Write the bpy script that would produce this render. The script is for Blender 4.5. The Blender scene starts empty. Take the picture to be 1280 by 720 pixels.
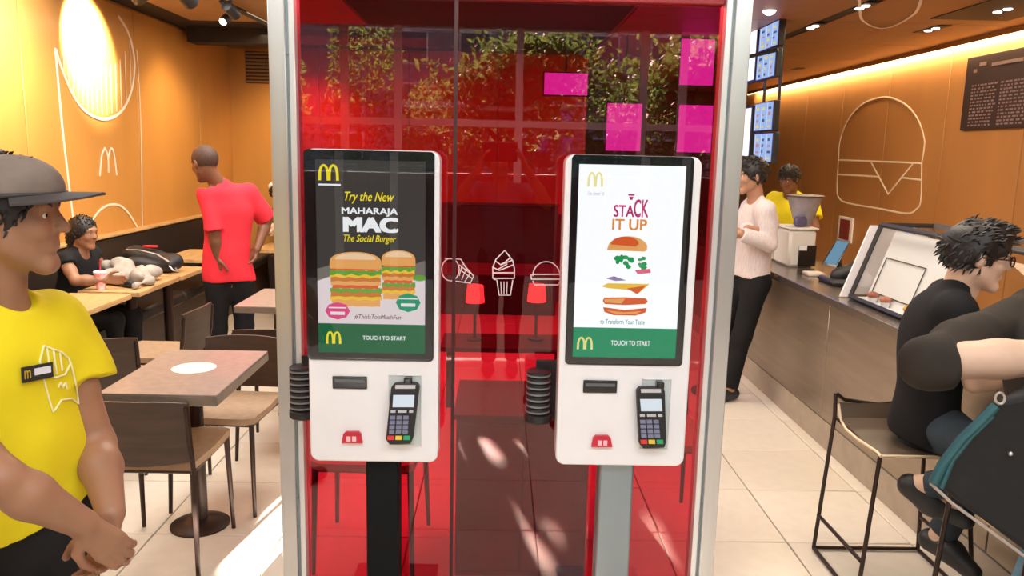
import bpy, math, random
import numpy as np
from mathutils import Vector, Matrix
from mathutils.bvhtree import BVHTree
random.seed(7)
R = math.radians
# ---------------------------------------------------------------- camera
FPX = 993.0
_f = np.array([-15., -170., 993.]); _f /= np.linalg.norm(_f)
_d = np.array([-131., 5800., 993.]); _d -= _f*(_d@_f); _d /= np.linalg.norm(_d)
_x = np.cross(_d, _f)
EYE = 1.65
CAM = Vector((0, 0, EYE))
cd = bpy.data.cameras.new('camera'); cam = bpy.data.objects.new('camera', cd)
bpy.context.scene.collection.objects.link(cam)
cd.sensor_width = 36; cd.lens = FPX/1280*36; cd.clip_start = .02; cd.clip_end = 200
# columns of the camera matrix = camera axes in world coordinates
def _w(v): return Vector((float(v@_x), float(v@_f), float(-(v@_d))))
cx, cy, cz = _w(np.array([1., 0, 0])), _w(np.array([0, -1., 0])), _w(np.array([0, 0, -1.]))
cam.matrix_world = Matrix(((cx.x, cy.x, cz.x, 0), (cx.y, cy.y, cz.y, 0), (cx.z, cy.z, cz.z, EYE), (0, 0, 0, 1)))
bpy.context.scene.camera = cam
def ray(px, py): return _w(np.array([px-640., py-360., FPX]))
def P(px, py, Y): r = ray(px, py); return CAM + r*(Y/r.y)      # where the sight line meets the upright plane y = Y
def PZ(px, py, z): r = ray(px, py); return CAM + r*((z-EYE)/r.z)
def PX(px, py, x): r = ray(px, py); return CAM + r*(x/r.x)
# ---------------------------------------------------------------- world, sun, exposure
S = bpy.context.scene
S.view_settings.view_transform = 'Standard'; S.view_settings.look = 'None'
S.view_settings.exposure = 0.10; S.view_settings.gamma = 1.0; S.view_settings.use_curve_mapping = False
w = bpy.data.worlds.new('sky'); S.world = w; w.use_nodes = True
nt = w.node_tree; nt.nodes.clear()
sk = nt.nodes.new('ShaderNodeTexSky'); sk.sky_type = 'NISHITA'; sk.sun_disc = False
sk.sun_elevation = R(20); sk.sun_rotation = R(192); sk.air_density = 1.0; sk.dust_density = .3
bg = nt.nodes.new('ShaderNodeBackground'); bg.inputs[1].default_value = 0.62
wo = nt.nodes.new('ShaderNodeOutputWorld')
nt.links.new(sk.outputs[0], bg.inputs[0]); nt.links.new(bg.outputs[0], wo.inputs[0])
def add_light(name, kind, loc, energy, color=(1, 1, 1), aim=None, **kw):
    l = bpy.data.lights.new(name, kind); l.energy = energy; l.color = color
    for k, v in kw.items(): setattr(l, k, v)
    o = bpy.data.objects.new(name, l); S.collection.objects.link(o); o.location = loc
    if aim is not None: o.rotation_euler = (Vector(aim)-Vector(loc)).to_track_quat('-Z', 'Y').to_euler()
    return o
SUN_DIR = Vector((0.20, 1.0, -0.37))
add_light('sun', 'SUN', (0, -20, 12), 130.0, (1, .96, .90), aim=Vector((0, -20, 12))+SUN_DIR, angle=R(.35))
WARM = (1, .78, .52)
# added hall fill lights for the kiosks; soft downlights of the two dining sides
add_light('hall_fill', 'AREA', (0.3, 0.4, 3.36), 150, (.93, .965, 1), aim=(.3, 1.0, 0), shape='RECTANGLE', size=4.5, size_y=1.4)
add_light('hall_fill', 'AREA', (0.3, -2.6, 3.36), 110, (.93, .965, 1), aim=(.3, -2.2, 0), shape='RECTANGLE', size=4.5, size_y=1.4)
add_light('dining_light', 'AREA', (-1.6, 4.6, 2.70), 105, (1, .95, .88), aim=(-1.6, 4.6, 0), shape='RECTANGLE', size=1.6, size_y=2.6)
add_light('dining_light', 'AREA', (-1.5, 7.4, 2.70), 40, WARM, aim=(-1.5, 7.4, 0), shape='RECTANGLE', size=1.6, size_y=1.6)
add_light('counter_light', 'AREA', (1.5, 3.6, 2.70), 52, (1, .88, .72), aim=(1.5, 3.7, 0), shape='RECTANGLE', size=.8, size_y=2.6)
add_light('counter_light', 'AREA', (2.9, 7.0, 2.70), 45, WARM, aim=(2.9, 7.0, 0), shape='RECTANGLE', size=1.0, size_y=3.0)
add_light('island_light', 'AREA', (0.1, 5.6, 2.70), 30, (1, .9, .8), aim=(.1, 5.6, 0), shape='RECTANGLE', size=1.4, size_y=2.4)

# ---------------------------------------------------------------- materials
MATS = {}
def mat(name, col, rough=.5, metal=0.0, noise=0.0, nscale=8.0, stretch=(1, 1, 1), bump=0.0, emit=0.0, coat=0.0, col2=None, spec=.5, ecol=None, sss=0):
    if name in MATS: return MATS[name]
    m = bpy.data.materials.new(name); m.use_nodes = True; n = m.node_tree; b = n.nodes['Principled BSDF']
    c = (*col, 1)
    b.inputs['Base Color'].default_value = c; b.inputs['Roughness'].default_value = rough
    b.inputs['Metallic'].default_value = metal; b.inputs['Coat Weight'].default_value = coat
    b.inputs['Specular IOR Level'].default_value = spec
    if sss: b.inputs['Subsurface Weight'].default_value = sss; b.inputs['Subsurface Radius'].default_value = (.02, .008, .005)
    if emit:
        b.inputs['Emission Color'].default_value = (*(ecol or col), 1); b.inputs['Emission Strength'].default_value = emit
    tc = n.nodes.new('ShaderNodeTexCoord'); mp = n.nodes.new('ShaderNodeMapping'); mp.inputs['Scale'].default_value = stretch
    n.links.new(tc.outputs['Object'], mp.inputs[0])
    nz = n.nodes.new('ShaderNodeTexNoise'); nz.inputs['Scale'].default_value = nscale; nz.inputs['Detail'].default_value = 5
    n.links.new(mp.outputs[0], nz.inputs['Vector'])
    mx = n.nodes.new('ShaderNodeMix'); mx.data_type = 'RGBA'
    c2 = col2 or tuple(max(0, v*(1-noise)) for v in col)
    mx.inputs[6].default_value = c; mx.inputs[7].default_value = (*c2, 1)
    rp = n.nodes.new('ShaderNodeMapRange'); rp.inputs[1].default_value = .3; rp.inputs[2].default_value = .7
    n.links.new(nz.outputs[0], rp.inputs[0]); n.links.new(rp.outputs[0], mx.inputs[0])
    n.links.new(mx.outputs[2], b.inputs['Base Color'])
    if bump:
        bp = n.nodes.new('ShaderNodeBump'); bp.inputs['Strength'].default_value = bump; bp.inputs['Distance'].default_value = .01
        n.links.new(nz.outputs[0], bp.inputs['Height']); n.links.new(bp.outputs[0], b.inputs['Normal'])
    MATS[name] = m; return m
def glass_mat(name, tint, refl, rough=0.0):
    if name in MATS: return MATS[name]
    m = bpy.data.materials.new(name); m.use_nodes = True; n = m.node_tree; n.nodes.clear()
    t = n.nodes.new('ShaderNodeBsdfTransparent'); t.inputs[0].default_value = (*tint, 1)
    g = n.nodes.new('ShaderNodeBsdfGlossy'); g.inputs['Roughness'].default_value = rough
    nz = n.nodes.new('ShaderNodeTexNoise'); nz.inputs['Scale'].default_value = 2.5
    tc = n.nodes.new('ShaderNodeTexCoord'); n.links.new(tc.outputs['Object'], nz.inputs['Vector'])
    bp = n.nodes.new('ShaderNodeBump'); bp.inputs['Strength'].default_value = .02; bp.inputs['Distance'].default_value = .01
    n.links.new(nz.outputs[0], bp.inputs['Height']); n.links.new(bp.outputs[0], g.inputs['Normal'])
    fr = n.nodes.new('ShaderNodeLayerWeight'); fr.inputs['Blend'].default_value = .5      # Facing: the same from both sides of the pane
    pw = n.nodes.new('ShaderNodeMath'); pw.operation = 'POWER'; pw.inputs[1].default_value = 4.0; n.links.new(fr.outputs['Facing'], pw.inputs[0])
    ad = n.nodes.new('ShaderNodeMath'); ad.operation = 'MULTIPLY_ADD'; ad.inputs[1].default_value = .8; ad.inputs[2].default_value = refl; ad.use_clamp = True
    n.links.new(pw.outputs[0], ad.inputs[0])
    mx = n.nodes.new('ShaderNodeMixShader'); o = n.nodes.new('ShaderNodeOutputMaterial')
    n.links.new(ad.outputs[0], mx.inputs[0]); n.links.new(t.outputs[0], mx.inputs[1]); n.links.new(g.outputs[0], mx.inputs[2])
    n.links.new(mx.outputs[0], o.inputs[0]); MATS[name] = m; return m
def emit_mat(name, col, st=1.0):
    if name in MATS: return MATS[name]
    m = bpy.data.materials.new(name); m.use_nodes = True; n = m.node_tree; n.nodes.clear()
    e = n.nodes.new('ShaderNodeEmission'); e.inputs[0].default_value = (*col, 1); e.inputs[1].default_value = st
    nz = n.nodes.new('ShaderNodeTexNoise'); nz.inputs['Scale'].default_value = 30
    mx = n.nodes.new('ShaderNodeMix'); mx.data_type = 'RGBA'; mx.inputs[6].default_value = (*col, 1); mx.inputs[7].default_value = (*[c*.94 for c in col], 1)
    n.links.new(nz.outputs[0], mx.inputs[0]); n.links.new(mx.outputs[2], e.inputs[0])
    o = n.nodes.new('ShaderNodeOutputMaterial'); n.links.new(e.outputs[0], o.inputs[0]); MATS[name] = m; return m
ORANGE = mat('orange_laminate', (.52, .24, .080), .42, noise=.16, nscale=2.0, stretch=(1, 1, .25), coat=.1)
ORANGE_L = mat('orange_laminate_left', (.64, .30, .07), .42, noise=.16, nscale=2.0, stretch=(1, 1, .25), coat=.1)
BROWNCEIL = mat('brown_ceiling_board', (.33, .14, .05), .45, noise=.15, nscale=3)
DARKCEIL = mat('dark_ceiling_paint', (.018, .012, .010), .8, noise=.3)
TILE = mat('cream_floor_tile', (.80, .70, .57), .28, noise=.07, nscale=14, bump=.02)
TILE2 = mat('cream_floor_tile_pale', (.84, .745, .62), .28, noise=.07, nscale=14, bump=.02)
GROUT = mat('grey_grout', (.33, .28, .23), .9, noise=.2)
ALU = mat('brushed_aluminium', (.72, .74, .74), .34, .85, noise=.12, nscale=20, stretch=(1, 1, .03))
ALU_W = mat('pale_anodised_strip', (.86, .88, .88), .3, .5, noise=.05, nscale=20, stretch=(1, 1, .03))
WHITE = mat('white_kiosk_shell', (.86, .87, .90), .28, noise=.03, coat=.3)
BLACKG = mat('black_gloss', (.006, .008, .010), .12, noise=.2, coat=.3)
BLACKM = mat('black_matt_plastic', (.018, .018, .020), .5, noise=.2)
STEEL = mat('brushed_steel', (.50, .47, .43), .30, .9, noise=.18, nscale=12, stretch=(.2, .2, 3))
STEELBLUE = mat('blue_grey_steel', (.30, .37, .40), .38, .6, noise=.12, nscale=12, stretch=(1, 1, .05))
DARKWOOD = mat('dark_brown_plywood', (.075, .045, .030), .42, noise=.35, nscale=6, stretch=(1, 1, 6))
OAK = mat('pale_oak_table', (.66, .40, .17), .4, noise=.3, nscale=5, stretch=(6, 1, 1))
STONE = mat('grey_brown_tabletop', (.36, .27, .22), .3, noise=.2, nscale=30, coat=.2)
STONE_E = mat('tabletop_edge', (.20, .16, .12), .35, noise=.25, nscale=20)
TAN = mat('tan_seat_pad', (.42, .27, .16), .55, noise=.2, nscale=30)
LEGM = mat('dark_bronze_metal', (.05, .028, .022), .35, .5, noise=.2)
LEATHER = mat('dark_bench_leather', (.028, .020, .017), .4, noise=.3, nscale=12, bump=.1)
LINE = mat('cream_wall_line', (.92, .78, .62), .5, noise=.04)
RED = mat('red_plastic', (.62, .02, .05), .3, noise=.1)
REDBEAM = mat('red_beam_paint', (.35, .01, .012), .4, noise=.1)
CLEAR = glass_mat('clear_glass', (.97, .985, .98), .045)
REDGL = glass_mat('red_tinted_glass', (.84, .115, .20), .080)
SCRGL = glass_mat('screen_cover_glass', (.93, .94, .95), .036)

# ---------------------------------------------------------------- object helpers
def link(o): S.collection.objects.link(o); return o
def tag(o, label=None, cat=None, group=None, kind=None):
    for k, v in (('label', label), ('category', cat), ('group', group), ('kind', kind)):
        if v: o[k] = v
    return o
def thing(name, label, cat, loc=(0, 0, 0), group=None):
    o = bpy.data.objects.new(name, None); o.empty_display_size = .1; link(o); o.location = loc
    return tag(o, label, cat, group)
def wloc(o):
    v = Vector((0, 0, 0))
    while o is not None: v += Vector(o.location); o = o.parent
    return v
class MB:
    """collects pieces in world coordinates; build() links them as one mesh object"""
    def __init__(s): s.v = []; s.f = []; s.m = []; s.sm = []; s.cur = 0; s.smooth = False
    def add(s, vs, fs, smooth=None):
        o = len(s.v); s.v += [tuple(v) for v in vs]
        for f in fs: s.f.append([i+o for i in f]); s.m.append(s.cur); s.sm.append(s.smooth if smooth is None else smooth)
        return s
    def box(s, x0, x1, y0, y1, z0, z1, bev=0):
        x0, x1 = min(x0, x1), max(x0, x1); y0, y1 = min(y0, y1), max(y0, y1); z0, z1 = min(z0, z1), max(z0, z1)
        if not bev:
            return s.add([(x, y, z) for z in (z0, z1) for y in (y0, y1) for x in (x0, x1)],
                         [(0, 2, 3, 1), (4, 5, 7, 6), (0, 1, 5, 4), (2, 6, 7, 3), (0, 4, 6, 2), (1, 3, 7, 5)])
        b = min(bev, (x1-x0)/2.01, (y1-y0)/2.01, (z1-z0)/2.01)
        vs = []; idx = {}
        for ix in (0, 1):
            for iy in (0, 1):
                for iz in (0, 1):
                    X = (x0, x1)[ix]; Y = (y0, y1)[iy]; Z = (z0, z1)[iz]; sx = (1, -1)[ix]*b; sy = (1, -1)[iy]*b; sz = (1, -1)[iz]*b
                    for a, p in ((0, (X, Y+sy, Z+sz)), (1, (X+sx, Y, Z+sz)), (2, (X+sx, Y+sy, Z))): idx[ix, iy, iz, a] = len(vs); vs.append(p)
        fs = []
        for i in (0, 1):
            fs.append([idx[i, 0, 0, 0], idx[i, 1, 0, 0], idx[i, 1, 1, 0], idx[i, 0, 1, 0]][::1 if i else -1])
            fs.append([idx[0, i, 0, 1], idx[1, i, 0, 1], idx[1, i, 1, 1], idx[0, i, 1, 1]][::-1 if i else 1])
            fs.append([idx[0, 0, i, 2], idx[1, 0, i, 2], idx[1, 1, i, 2], idx[0, 1, i, 2]][::1 if i else -1])
        for i in (0, 1):
            for j in (0, 1):
                fs.append([idx[i, j, 0, 0], idx[i, j, 0, 1], idx[i, j, 1, 1], idx[i, j, 1, 0]])
                fs.append([idx[i, 0, j, 0], idx[i, 0, j, 2], idx[i, 1, j, 2], idx[i, 1, j, 0]])
                fs.append([idx[0, i, j, 1], idx[0, i, j, 2], idx[1, i, j, 2], idx[1, i, j, 1]])
                for k in (0, 1): fs.append([idx[i, j, k, 0], idx[i, j, k, 1], idx[i, j, k, 2]])
        return s.add(vs, fs)
    def tube(s, pts, r, n=8, close=False, caps=True, flat=None):
        pts = [Vector(p) for p in pts]; N = len(pts)
        if isinstance(r, (int, float)): r = [r]*N
        rings = []; up = None; vs = []
        for i, p in enumerate(pts):
            a = pts[(i-1) % N] if (close or i) else pts[0]; b = pts[(i+1) % N] if (close or i < N-1) else pts[-1]
            t = (b-a); t = t.normalized() if t.length > 1e-9 else Vector((0, 0, 1))
            if flat is not None: u = Vector(flat)
            elif up is None: u = Vector((0, 0, 1)) if abs(t.z) < .9 else Vector((1, 0, 0))
            else: u = up
            u = (u - t*u.dot(t)).normalized(); up = u; v = t.cross(u)
            fl = .35 if flat is not None else 1
            for k in range(n):
                q = 2*math.pi*k/n; vs.append(p+u*math.cos(q)*r[i]*fl+v*math.sin(q)*r[i])
        fs = []
        for i in range(N if close else N-1):
            j = (i+1) % N
            for k in range(n): fs.append((i*n+k, i*n+(k+1) % n, j*n+(k+1) % n, j*n+k))
        if caps and not close: fs.append(tuple(range(n))[::-1]); fs.append(tuple((N-1)*n+k for k in range(n)))
        return s.add(vs, fs, True)
    def lathe(s, c, prof, n=24, axis='z'):
        c = Vector(c); vs = []; fs = []
        for (r, h) in prof:
            for k in range(n):
                q = 2*math.pi*k/n; a, b = math.cos(q)*r, math.sin(q)*r
                vs.append(c+(Vector((a, b, h)) if axis == 'z' else Vector((a, -h, b)) if axis == 'y' else Vector((h, a, b))))
        for i in range(len(prof)-1):
            for k in range(n): fs.append((i*n+k, i*n+(k+1) % n, (i+1)*n+(k+1) % n, (i+1)*n+k))
        fs.append(tuple(range(n))[::-1]); fs.append(tuple((len(prof)-1)*n+k for k in range(n)))
        return s.add(vs, fs, True)
    def ball(s, c, r, n=14, m=9):
        if isinstance(r, (int, float)): r = (r, r, r)
        c = Vector(c); vs = []; fs = []
        for i in range(m+1):
            t = math.pi*i/m
            for k in range(n):
                q = 2*math.pi*k/n; vs.append((c.x+r[0]*math.sin(t)*math.cos(q), c.y+r[1]*math.sin(t)*math.sin(q), c.z-r[2]*math.cos(t)))
        for i in range(m):
            for k in range(n): fs.append((i*n+k, i*n+(k+1) % n, (i+1)*n+(k+1) % n, (i+1)*n+k))
        return s.add(vs, fs, True)
    def prism(s, poly, d):            # poly: list of points, extruded by vector d
        d = Vector(d); n = len(poly); a = [Vector(p) for p in poly]; b = [p+d for p in a]
        fs = [tuple(range(n)), tuple(range(2*n-1, n-1, -1))]+[(i, i+n, (i+1) % n+n, (i+1) % n) for i in range(n)]
        return s.add(a+b, fs)
    def poly(s, pts): return s.add(pts, [tuple(range(len(pts)))])
    def build(s, name, mats, parent=None, kind=None, at=None, label=None):
        o0 = wloc(parent) if parent is not None else Vector(at or (0, 0, 0))
        me = bpy.data.meshes.new(name); me.from_pydata([(v[0]-o0.x, v[1]-o0.y, v[2]-o0.z) for v in s.v], [], s.f)
        mats = mats if isinstance(mats, (list, tuple)) else [mats]
        for m in mats: me.materials.append(m)
        me.polygons.foreach_set('material_index', s.m); me.polygons.foreach_set('use_smooth', s.sm)
        import bmesh
        bm = bmesh.new(); bm.from_mesh(me)
        if not getattr(s, 'flatart', False): bmesh.ops.recalc_face_normals(bm, faces=bm.faces)
        bm.to_mesh(me); bm.free(); me.update()
        try: me.set_sharp_from_angle(angle=R(40))
        except Exception: pass
        o = bpy.data.objects.new(name, me); link(o)
        if parent is not None: o.parent = parent
        else: o.location = o0
        if kind: o['kind'] = kind
        if label: o['label'] = label
        return o
def copy_tree(o, parent=None):
    c = o.copy(); link(c); c.parent = parent
    for ch in list(o.children): copy_tree(ch, c)
    return c
def rrect(x0, x1, z0, z1, r, y, n=6):
    pts = []
    for (cx_, cz_, a0) in ((x1-r, z1-r, 0), (x0+r, z1-r, 90), (x0+r, z0+r, 180), (x1-r, z0+r, 270)):
        for i in range(n+1): a = R(a0+90*i/n); pts.append((cx_+r*math.cos(a), y, cz_+r*math.sin(a)))
    return pts
def text_geo(txt, size, shear=0.0, bold=0.0, spacing=1.0):
    c = bpy.data.curves.new('t', 'FONT'); c.body = txt; c.size = size; c.shear = shear; c.offset = bold; c.space_character = spacing
    c.align_x = 'CENTER'; c.resolution_u = 3
    o = bpy.data.objects.new('t', c); link(o); dg = bpy.context.evaluated_depsgraph_get(); dg.update()
    me = bpy.data.meshes.new_from_object(o.evaluated_get(dg))
    vs = [v.co.copy() for v in me.vertices]; fs = [tuple(p.vertices) for p in me.polygons]
    bpy.data.objects.remove(o); bpy.data.meshes.remove(me); bpy.data.curves.remove(c)
    return vs, fs
def lettering(mb, txt, px0, px1, pyb, pyt, place, shear=0, bold=0, spacing=1.0):
    """fit flat lettering in the rectangle px0..px1 / pyb..pyt ; place(u,v) gives the point on the surface"""
    vs, fs = text_geo(txt, 1.0, shear, 0, spacing)
    if not vs: return
    rep_ = bold*.5
    ax, bx_ = min(v.x for v in vs), max(v.x for v in vs); ay, by = min(v.y for v in vs), max(v.y for v in vs)
    for dx, dy in (((0, 0),) if not rep_ else ((-rep_, -rep_*.6), (rep_, -rep_*.6), (0, 0), (-rep_, rep_*.6), (rep_, rep_*.6))):
        mb.add([place(px0+(v.x+dx-ax)/(bx_-ax)*(px1-px0), pyb+(v.y+dy-ay)/(by-ay)*(pyt-pyb)) for v in vs], fs)

# ---------------------------------------------------------------- distance-field bodies (one continuous skin)
def cap(a, b, ra, rb, k=.02, flat=None, cuta=False, cutb=False): return dict(t='c', a=Vector(a), b=Vector(b), ra=ra, rb=rb, k=k, flat=flat, cuta=cuta, cutb=cutb, op=1)
def ell(c, r, k=.02, axes=None, op=1): return dict(t='e', c=Vector(c), r=r, k=k, ax=axes, op=op)
def _bb(p):
    if p['t'] == 'c':
        m = max(p['ra'], p['rb']); a, b = p['a'], p['b']
        lo = [min(a[i], b[i])-m for i in range(3)]; hi = [max(a[i], b[i])+m for i in range(3)]
    else:
        m = max(p['r']); lo = [p['c'][i]-m for i in range(3)]; hi = [p['c'][i]+m for i in range(3)]
    return np.array(lo), np.array(hi)
def _ev(p, X, Y, Z):
    if p['t'] == 'c':
        a = np.array(p['a']); b = np.array(p['b']); qx, qy, qz = X-a[0], Y-a[1], Z-a[2]; ba = b-a
        L = np.linalg.norm(ba)+1e-9; u0 = ba/L; al = qx*u0[0]+qy*u0[1]+qz*u0[2]
        if p['flat'] is not None:
            n = np.array(p['flat'][0], float); n /= np.linalg.norm(n); g = 1/p['flat'][1]-1
            dn = (qx*n[0]+qy*n[1]+qz*n[2])*g; qx = qx+n[0]*dn; qy = qy+n[1]*dn; qz = qz+n[2]*dn; ba = ba+n*(ba@n)*g
        h = np.clip((qx*ba[0]+qy*ba[1]+qz*ba[2])/(ba@ba+1e-9), 0, 1)
        d = np.sqrt((qx-ba[0]*h)**2+(qy-ba[1]*h)**2+(qz-ba[2]*h)**2)-(p['ra']+(p['rb']-p['ra'])*h)
        if p['cuta']: d = np.maximum(d, -al)
        if p['cutb']: d = np.maximum(d, al-L)
        return d
    c = p['c']; q = [X-c[0], Y-c[1], Z-c[2]]
    if p['ax'] is not None: q = [q[0]*v[0]+q[1]*v[1]+q[2]*v[2] for v in p['ax']]
    r = p['r']; k0 = np.sqrt((q[0]/r[0])**2+(q[1]/r[1])**2+(q[2]/r[2])**2)
    k1 = np.sqrt((q[0]/r[0]**2)**2+(q[1]/r[1]**2)**2+(q[2]/r[2]**2)**2)+1e-9
    return k0*(k0-1)/k1
def sdf_mesh(name, prims, res, material, parent, folds=0.0, fscale=26.0, planes=(), kind=None, label=None, seed=1):
    bbs = [_bb(p) for p in prims]; adds = [b for b, p in zip(bbs, prims) if p['op'] > 0]
    lo = np.min([b[0] for b in adds], 0)-3*res-.012; hi = np.max([b[1] for b in adds], 0)+3*res+.012
    n = np.ceil((hi-lo)/res).astype(int)+1
    ax = [lo[i]+np.arange(n[i])*res for i in range(3)]
    D = np.full(n, .3, np.float32)
    for p, (a, b) in zip(prims, bbs):
        m = p['k']+.03
        i0 = np.maximum(((a-m-lo)/res).astype(int), 0); i1 = np.minimum(((b+m-lo)/res).astype(int)+2, n)
        if np.any(i1 <= i0): continue
        sl = tuple(slice(i0[i], i1[i]) for i in range(3))
        X = ax[0][sl[0]][:, None, None]; Y = ax[1][sl[1]][None, :, None]; Z = ax[2][sl[2]][None, None, :]
        d = _ev(p, X, Y, Z).astype(np.float32); A = D[sl]; k = max(p['k'], 1e-4)
        if p['op'] > 0:
            h = np.clip(.5+.5*(A-d)/k, 0, 1); D[sl] = A+(d-A)*h-k*h*(1-h)
        else:
            d = -d; h = np.clip(.5-.5*(A-d)/k, 0, 1); D[sl] = A+(d-A)*h+k*h*(1-h)
    if folds:
        rs = np.random.RandomState(seed); X = ax[0][:, None, None]; Y = ax[1][None, :, None]; Z = ax[2][None, None, :]
        W = np.zeros(n, np.float32)
        for i in range(5):
            v = rs.normal(size=3); v /= np.linalg.norm(v); v[2] *= .55; f = fscale*(.6+.35*i); ph = rs.rand()*6
            wv = .35*np.sin(fscale*.5*(X*v[1]+Y*v[2]-Z*v[0])+ph)
            W += (np.sin(f*(X*v[0]+Y*v[1]+Z*v[2])+ph*2+wv*4)/(1+.5*i)).astype(np.float32)
        D = D + folds*W*.6
    for (pn, pd) in planes:
        X = ax[0][:, None, None]; Y = ax[1][None, :, None]; Z = ax[2][None, None, :]
        D = np.maximum(D, (X*pn[0]+Y*pn[1]+Z*pn[2]-pd).astype(np.float32))
    D[0] = D[-1] = .3; D[:, 0] = D[:, -1] = .3; D[:, :, 0] = D[:, :, -1] = .3
    # surface nets
    ins = D < 0
    nx, ny, nz_ = n; cs = (nx-1, ny-1, nz_-1)
    cnt = np.zeros(cs, np.uint8)
    for dx in (0, 1):
        for dy in (0, 1):
            for dz in (0, 1): cnt += ins[dx:nx-1+dx, dy:ny-1+dy, dz:nz_-1+dz]
    act = np.argwhere((cnt > 0) & (cnt < 8)); idm = np.full(cs, -1, np.int64); idm[tuple(act.T)] = np.arange(len(act))
    acc = np.zeros((len(act), 3)); num = np.zeros(len(act))
    cor = [(a, b, c) for a in (0, 1) for b in (0, 1) for c in (0, 1)]
    val = {c: D[act[:, 0]+c[0], act[:, 1]+c[1], act[:, 2]+c[2]] for c in cor}
    for c in cor:
        for k in range(3):
            if c[k]: continue
            e = list(c); e[k] = 1; e = tuple(e); a, b = val[c], val[e]; mk = (a < 0) != (b < 0)
            t = np.where(mk, a/(a-b+1e-12), 0); pt = np.tile(np.array(c, float), (len(act), 1)); pt[:, k] = t
            acc += pt*mk[:, None]; num += mk
    V = lo+(act+acc/np.maximum(num, 1)[:, None])*res
    F = []
    for k in range(3):
        a, b = [(1, 2), (2, 0), (0, 1)][k]
        s0 = [slice(None)]*3; s1 = [slice(None)]*3; s0[k] = slice(0, -1); s1[k] = slice(1, None)
        ch = ins[tuple(s0)] != ins[tuple(s1)]; ed = np.argwhere(ch)
        ed = ed[(ed[:, a] > 0) & (ed[:, b] > 0) & (ed[:, a] < n[a]-1) & (ed[:, b] < n[b]-1)]
        def cell(da, db):
            e = ed.copy(); e[:, a] -= da; e[:, b] -= db; return idm[tuple(e.T)]
        q = np.stack([cell(1, 1), cell(0, 1), cell(0, 0), cell(1, 0)], 1)
        inside0 = ins[tuple(ed.T)]
        q[~inside0] = q[~inside0][:, ::-1]; F.append(q)
    F = np.concatenate(F); o0 = np.array(wloc(parent)) if parent is not None else np.zeros(3)
    me = bpy.data.meshes.new(name); me.vertices.add(len(V)); me.vertices.foreach_set('co', (V-o0).ravel())
    me.loops.add(F.size); me.loops.foreach_set('vertex_index', F.ravel().astype(np.int32))
    me.polygons.add(len(F)); me.polygons.foreach_set('loop_start', np.arange(0, F.size, 4, dtype=np.int32))
    me.polygons.foreach_set('use_smooth', np.ones(len(F), bool))
    me.materials.append(material); me.update(calc_edges=True); me.validate()
    o = bpy.data.objects.new(name, me); link(o)
    if parent is not None: o.parent = parent
    if kind: o['kind'] = kind
    if label: o['label'] = label
    return o

# ================================================================ SETTING
XL, XR, YB, YF, ZC, ZH = -3.08, 4.25, 9.35, -4.5, 2.74, 3.40
fl = MB().box(XL-.2, XR+.2, YF-.1, 15.2, -.12, -.008).build('floor', [GROUT], kind='structure')
# floor tiles, one object each where they can be told apart
def tile_mesh(wx, wy, m):
    return MB().box(-wx/2, wx/2, -wy/2, wy/2, -.010, 0, .0035).build('tile', [m], parent=fl)
TP = .548; G = .005
x_edges = [1.285+TP*k for k in range(-8, 6)]; y_edges = [3.21+TP*k for k in range(-3, 14)]
tproto = {}
for i, x in enumerate(x_edges[:-1]):
    for j, y in enumerate(y_edges[:-1]):
        x0, x1 = max(x, XL), min(x_edges[i+1], XR)
        key = (round(x1-x0, 3), random.random() < .35)
        if key not in tproto: o = tile_mesh(x1-x0-G, TP-G, TILE2 if key[1] else TILE); tproto[key] = o
        else: o = tproto[key].copy(); link(o)
        o.location = ((x0+x1)/2, y+TP/2, random.uniform(-.0006, .0006))
m = MB()
for x in [x_edges[0]+TP*k for k in range(14)]:
    for rng in ((y_edges[0], -1, YF), (y_edges[-1], 1, 15.1)):
        y = rng[0]
        while (y > rng[2]) if rng[1] < 0 else (y < rng[2]):
            y2 = y+rng[1]*TP; x0, x1 = max(x, XL), min(x+TP, XR)
            if x1 > x0+.02: m.box(x0+G/2, x1-G/2, y+G/2*rng[1], y2-G/2*rng[1], -.010, 0)
            y = y2
m.build('tile_field', [TILE], parent=fl, kind='stuff')

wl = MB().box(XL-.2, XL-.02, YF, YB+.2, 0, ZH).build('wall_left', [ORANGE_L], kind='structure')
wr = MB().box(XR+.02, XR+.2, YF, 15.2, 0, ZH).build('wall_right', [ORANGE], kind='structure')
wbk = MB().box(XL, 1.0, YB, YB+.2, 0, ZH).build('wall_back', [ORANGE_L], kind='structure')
wkt = MB().box(1.0, XR, 14.0, 14.2, 0, ZH).build('wall_kitchen', [DARKWOOD], kind='structure')
MB().box(.9, 1.0, YB, 14.0, 0, ZH).build('wall_passage', [DARKWOOD], kind='structure')
pgeo = {}
def panel(parent, key, x, y, w_, h, material, axis):
    if key not in pgeo:
        m = MB()
        if axis == 'x': m.box(-.01, .01, -w_/2+.004, w_/2-.004, 0, h, .003)
        else: m.box(-w_/2+.004, w_/2-.004, -.01, .01, 0, h, .003)
        o = m.build('wall_panel', [material], parent=parent); pgeo[key] = o
    else: o = pgeo[key].copy(); link(o)
    o.location = (x, y, 0)
yj = [5.31-1.17*k for k in range(8, 0, -1)]+[5.31, 6.95, 8.36, YB]
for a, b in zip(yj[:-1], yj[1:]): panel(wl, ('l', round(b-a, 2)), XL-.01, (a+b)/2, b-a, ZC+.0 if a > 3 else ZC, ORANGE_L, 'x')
k = 0
for i in range(4): panel(wbk, 'b', XL+.5+1.02*i, YB-.01, 1.02, ZC, ORANGE_L, 'y')
y = 6.514-1.18*9
while y < 14.0:
    b = min(y+1.18, 14.0); panel(wr, ('r', round(b-y, 2)), XR+.01, (y+b)/2, b-y, ZC, ORANGE, 'x'); y += 1.18
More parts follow.
